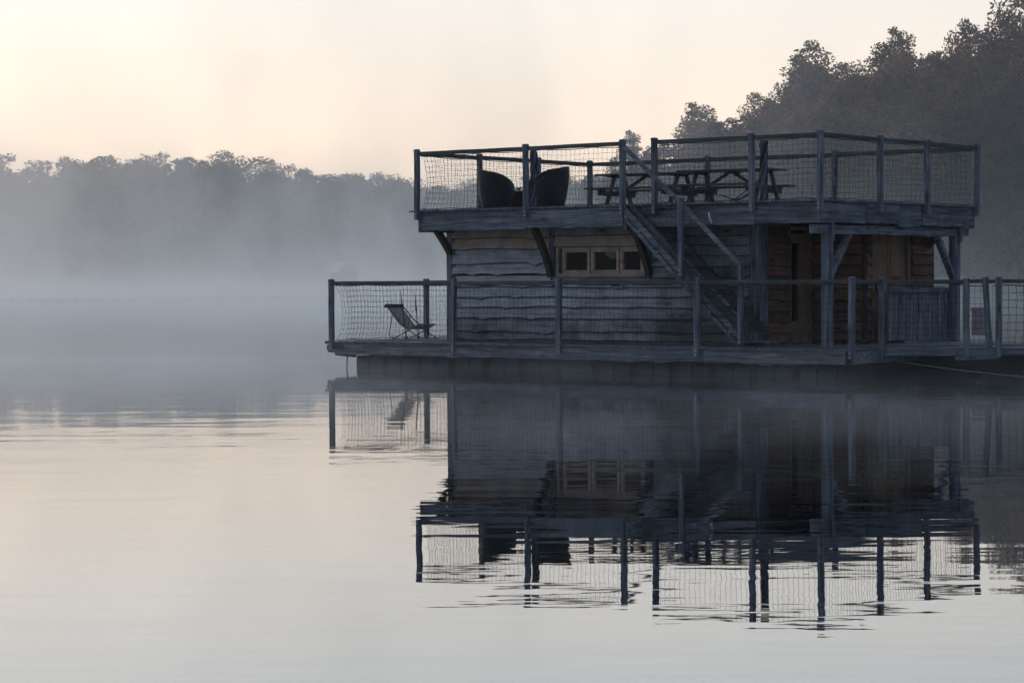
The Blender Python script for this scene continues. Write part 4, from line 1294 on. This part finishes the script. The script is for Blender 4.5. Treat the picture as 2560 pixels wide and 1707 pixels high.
for i, px in enumerate(range(1560, 2700, 95)):
    place('rc', px, 430 + random.uniform(-25, 20), 214 + random.uniform(-3, 3), 150, 'lower green tree in the foot rank of the hillside wood', 'foot rank of the hillside wood')
for px, Y, wp in ((2700, 232, 240), (2830, 226, 260), (2980, 234, 280), (3140, 228, 280), (3320, 236, 300)):
    place('ra' if wp != 280 else 'rc', px, 20 + (px % 7) * 12, Y, wp * 1.4, 'dark tree of the hillside wood beyond the right edge of the picture', 'hillside wood beyond the right edge')
# bush with paler leaves hanging over the bank at the right edge
bush = make_tree('bank_bush', 5.0, 5.2, 21, MAT['leaf_near'], size=.16, nl=5200, low=.0, airy=False, lobes=40)
bush.location = (29.0, 121, 0.1); bush.scale = (1.25, 1, .98)
tag(bush, 'yellow-green bush on the bank at the right edge below the roof-deck corner', 'bush')

# undergrowth along the shores closes the foot of the woods
def undergrowth(name, pts, hgt, n, size, mat, seed, label):
    g_ = np.random.default_rng(seed)
    cs, rs, cn = [], [], []
    for i in range(n):
        k = g_.integers(0, len(pts) - 1); t = g_.random()
        x = pts[k][0] + (pts[k+1][0] - pts[k][0]) * t; y = pts[k][1] + (pts[k+1][1] - pts[k][1]) * t + g_.normal() * 1.5
        r = hgt * (.35 + .5 * g_.random())
        cs.append((x, y, r * .7)); rs.append(r); cn.append(int(55 * r))
    o = leaves_mesh(name, cs, rs, cn, size, mat, seed=seed)
    tag(o, label, 'undergrowth', kind='stuff')
    return o
undergrowth('undergrowth', [(-80, 322), (-20, 315), (4, 300), (14, 265), (21, 232)], 3.0, 210, .6, MAT['leaf_far'], 5, 'shaded undergrowth along the far misty shore')
undergrowth('undergrowth', [(10, 240), (24, 222), (31, 200), (40, 185), (60, 180)], 3.2, 120, .5, MAT['leaf_green'], 6, 'dark undergrowth at the foot of the hillside wood')

# ------------------------------------------------------------------ air: haze box and drifting mist
def vol_mat_homog(name, dens, col, anis):
    m, nt, out = new_mat(name)
    v = nt.nodes.new('ShaderNodeVolumePrincipled')
    v.inputs['Color'].default_value = (*col, 1); v.inputs['Density'].default_value = dens; v.inputs['Anisotropy'].default_value = anis
    nt.links.new(v.outputs[0], out.inputs['Volume'])
    return m
HAZE_D = 0.00035
hz = MB(); hz.box(-880, 880, -280, 1480, -3, 42)
tag(hz.build('haze', vol_mat_homog('haze_air', HAZE_D, (0.97, 0.97, 1.0), 0.3)), 'thin even morning haze over the lake', 'haze', kind='stuff')

def mist_mat(name, build_density, anis=.6):
    m, nt, out = new_mat(name)
    tc = nt.nodes.new('ShaderNodeTexCoord')
    s = nt.nodes.new('ShaderNodeSeparateXYZ'); nt.links.new(tc.outputs['Object'], s.inputs[0])
    dn = build_density(nt, tc, s)
    v = nt.nodes.new('ShaderNodeVolumePrincipled')
    v.inputs['Color'].default_value = (0.955, 0.985, 1.0, 1); v.inputs['Anisotropy'].default_value = anis
    nt.links.new(dn, v.inputs['Density'])
    nt.links.new(v.outputs[0], out.inputs['Volume'])
    return m
def noise_at(nt, tc, scale, det, seed=0.0, rough=.55):
    mp = nt.nodes.new('ShaderNodeMapping'); mp.inputs['Scale'].default_value = scale; mp.inputs['Location'].default_value = (seed, seed * 1.7, seed * .3)
    nt.links.new(tc.outputs['Object'], mp.inputs['Vector'])
    n = N(nt, 'ShaderNodeTexNoise', Scale=1.0, Detail=det, Roughness=rough, Distortion=.3)
    nt.links.new(mp.outputs[0], n.inputs['Vector'])
    return n.outputs['Fac']
def mist_density(nt, tc, s):
    X, Y, Z = s.outputs
    # thick sheet hugging the water, drifting plumes rising out of it, both thinning towards the right bank
    sheet = math_n(nt, 'EXPONENT', math_n(nt, 'MULTIPLY', Z, -1 / .95))
    n1 = noise_at(nt, tc, (.05, .02, .2), 2.0, 3.0)
    sheet = math_n(nt, 'MULTIPLY', sheet, math_n(nt, 'MULTIPLY_ADD', n1, .8, .6))
    pl = math_n(nt, 'EXPONENT', math_n(nt, 'MULTIPLY', Z, -1 / 8.0))
    n2 = noise_at(nt, tc, (.14, .035, .10), 4.0, 9.0, .66)
    n2 = math_n(nt, 'MULTIPLY', math_n(nt, 'SUBTRACT', n2, .47), 7.0, clamp=True)
    pl = math_n(nt, 'MULTIPLY', pl, n2)
    right = math_n(nt, 'SUBTRACT', 1.0, math_n(nt, 'MULTIPLY', math_n(nt, 'SUBTRACT', X, 2.0), 1 / 15.0), clamp=True)
    right = math_n(nt, 'MULTIPLY_ADD', right, .87, .13)
    far = math_n(nt, 'MULTIPLY', math_n(nt, 'SUBTRACT', Y, 42.0), 1 / 32.0, clamp=True)
    d = math_n(nt, 'ADD', math_n(nt, 'MULTIPLY', sheet, MIST_SHEET), math_n(nt, 'MULTIPLY', pl, MIST_PLUME))
    d = math_n(nt, 'ADD', d, MIST_BASE)
    return math_n(nt, 'MULTIPLY', math_n(nt, 'ADD', math_n(nt, 'MULTIPLY', d, right), MIST_BASE * .6), math_n(nt, 'MULTIPLY_ADD', far, .8, .2))
MIST_SHEET, MIST_PLUME, MIST_BASE = 0.023, 0.016, 0.0006
ms = MB(); ms.box(-110, 75, 44.5, 345, .02, 34)
mo = ms.build('mist', mist_mat('mist_bank', mist_density))
tag(mo, 'pale mist lying and rising over the far water', 'mist', kind='stuff')
def wisp_density(nt, tc, s):
    X, Y, Z = s.outputs
    n = noise_at(nt, tc, (.45, .28, 1.1), 4.0, 5.0, .6)
    n = math_n(nt, 'MULTIPLY', math_n(nt, 'SUBTRACT', n, .42), 5.0, clamp=True)
    e_ = math_n(nt, 'EXPONENT', math_n(nt, 'MULTIPLY', Z, -1 / .24))
    lf = math_n(nt, 'MULTIPLY', math_n(nt, 'SUBTRACT', -2.5, X), .3, clamp=True)
    fr_ = math_n(nt, 'MULTIPLY', math_n(nt, 'SUBTRACT', Y, 31.0), .1, clamp=True)
    n = math_n(nt, 'ADD', n, math_n(nt, 'MULTIPLY', math_n(nt, 'MULTIPLY', lf, fr_), 2.0))
    return math_n(nt, 'MULTIPLY', math_n(nt, 'MULTIPLY', n, e_), WISP)
WISP = 0.058
ms = MB(); ms.box(-16, 14, 21, 44.4, .015, .85)
mo2 = ms.build('mist', mist_mat('near_wisps', wisp_density))
tag(mo2, 'thin wisps of steam curling off the water around the houseboat', 'mist', kind='stuff')

# ------------------------------------------------------------------ light
VEIL = 1.03
SUN_EL, SUN_AZ = 2.2, -24.0        # azimuth from +Y, negative = left
SKY = 0.012
world = bpy.data.worlds.new("World"); scene.world = world; world.use_nodes = True
nt = world.node_tree
bg = nt.nodes['Background']
sky = nt.nodes.new('ShaderNodeTexSky'); sky.sky_type = 'NISHITA'
sky.sun_disc = False
sky.sun_elevation = R(SUN_EL); sky.sun_rotation = R(SUN_AZ)
sky.altitude = 100; sky.air_density = 1.0; sky.dust_density = 1.0; sky.ozone_density = 2.0
bg.inputs['Strength'].default_value = SKY
nt.links.new(sky.outputs[0], bg.inputs['Color'])
# high thin dawn cloud veil: pale warm towards the sunrise, blue dusk on the far side of the sky
geo = nt.nodes.new('ShaderNodeTexCoord')
nv = nt.nodes.new('ShaderNodeVectorMath'); nv.operation = 'NORMALIZE'; nt.links.new(geo.outputs['Generated'], nv.inputs[0])
sp = nt.nodes.new('ShaderNodeSeparateXYZ'); nt.links.new(nv.outputs[0], sp.inputs[0])
az_ = R(SUN_AZ + 2)
c_ = math_n(nt, 'ADD', math_n(nt, 'MULTIPLY', sp.outputs[0], math.sin(az_)), math_n(nt, 'MULTIPLY', sp.outputs[1], math.cos(az_)))
fa = math_n(nt, 'POWER', math_n(nt, 'MULTIPLY_ADD', c_, 0.5, 0.5, clamp=True), 3.1)
up_ = math_n(nt, 'ABSOLUTE', sp.outputs[2])
vn = N(nt, 'ShaderNodeTexNoise', Scale=2.2, Detail=3.0, Roughness=0.5)
mpv = nt.nodes.new('ShaderNodeMapping'); mpv.inputs['Scale'].default_value = (1, 1, 5)
nt.links.new(nv.outputs[0], mpv.inputs['Vector']); nt.links.new(mpv.outputs[0], vn.inputs['Vector'])
up_ = math_n(nt, 'ADD', up_, math_n(nt, 'MULTIPLY', math_n(nt, 'SUBTRACT', vn.outputs['Fac'], .5), .012))
front = ramp(nt, up_, [(0.0, (1.68, 1.30, .96)), (.06, (1.62, 1.32, 1.02)), (.12, (1.28, 1.20, 1.08)), (.19, (1.0, 1.05, 1.08)), (.45, (.98, 1.16, 1.30)), (1.0, (.26, .36, .50))])
back = ramp(nt, up_, [(0.0, (.15, .195, .28)), (.2, (.12, .172, .28)), (1.0, (.11, .165, .27))])
veil = mixc(nt, fa, back, front)
bg2 = nt.nodes.new('ShaderNodeBackground'); nt.links.new(veil, bg2.inputs['Color']); bg2.inputs['Strength'].default_value = VEIL
add = nt.nodes.new('ShaderNodeAddShader')
nt.links.new(bg.outputs[0], add.inputs[0]); nt.links.new(bg2.outputs[0], add.inputs[1])
nt.links.new(add.outputs[0], nt.nodes['World Output'].inputs['Surface'])
sd = bpy.data.lights.new('sun', 'SUN'); sd.energy = 0.5; sd.angle = R(1.0); sd.color = (1, .66, .45)
so_ = bpy.data.objects.new('sun', sd); COL.objects.link(so_)
az, el = R(SUN_AZ), R(SUN_EL)
dirv = Vector((math.sin(az) * math.cos(el), math.cos(az) * math.cos(el), math.sin(el)))
so_.rotation_euler = dirv.to_track_quat('Z', 'Y').to_euler()

# ------------------------------------------------------------------ render settings
scene.render.engine = 'CYCLES'
scene.view_settings.view_transform = 'Standard'
scene.view_settings.look = 'None'
scene.view_settings.exposure = 0.0
scene.view_settings.gamma = 1.0
cy = scene.cycles
cy.use_denoising = True
cy.max_bounces = 7; cy.diffuse_bounces = 3; cy.glossy_bounces = 4; cy.transmission_bounces = 4; cy.transparent_max_bounces = 12
cy.volume_bounces = 1
cy.volume_step_rate = 0.45
cy.volume_max_steps = 96
cy.use_adaptive_sampling = True; cy.adaptive_threshold = 0.03
cy.sample_clamp_indirect = 4.0
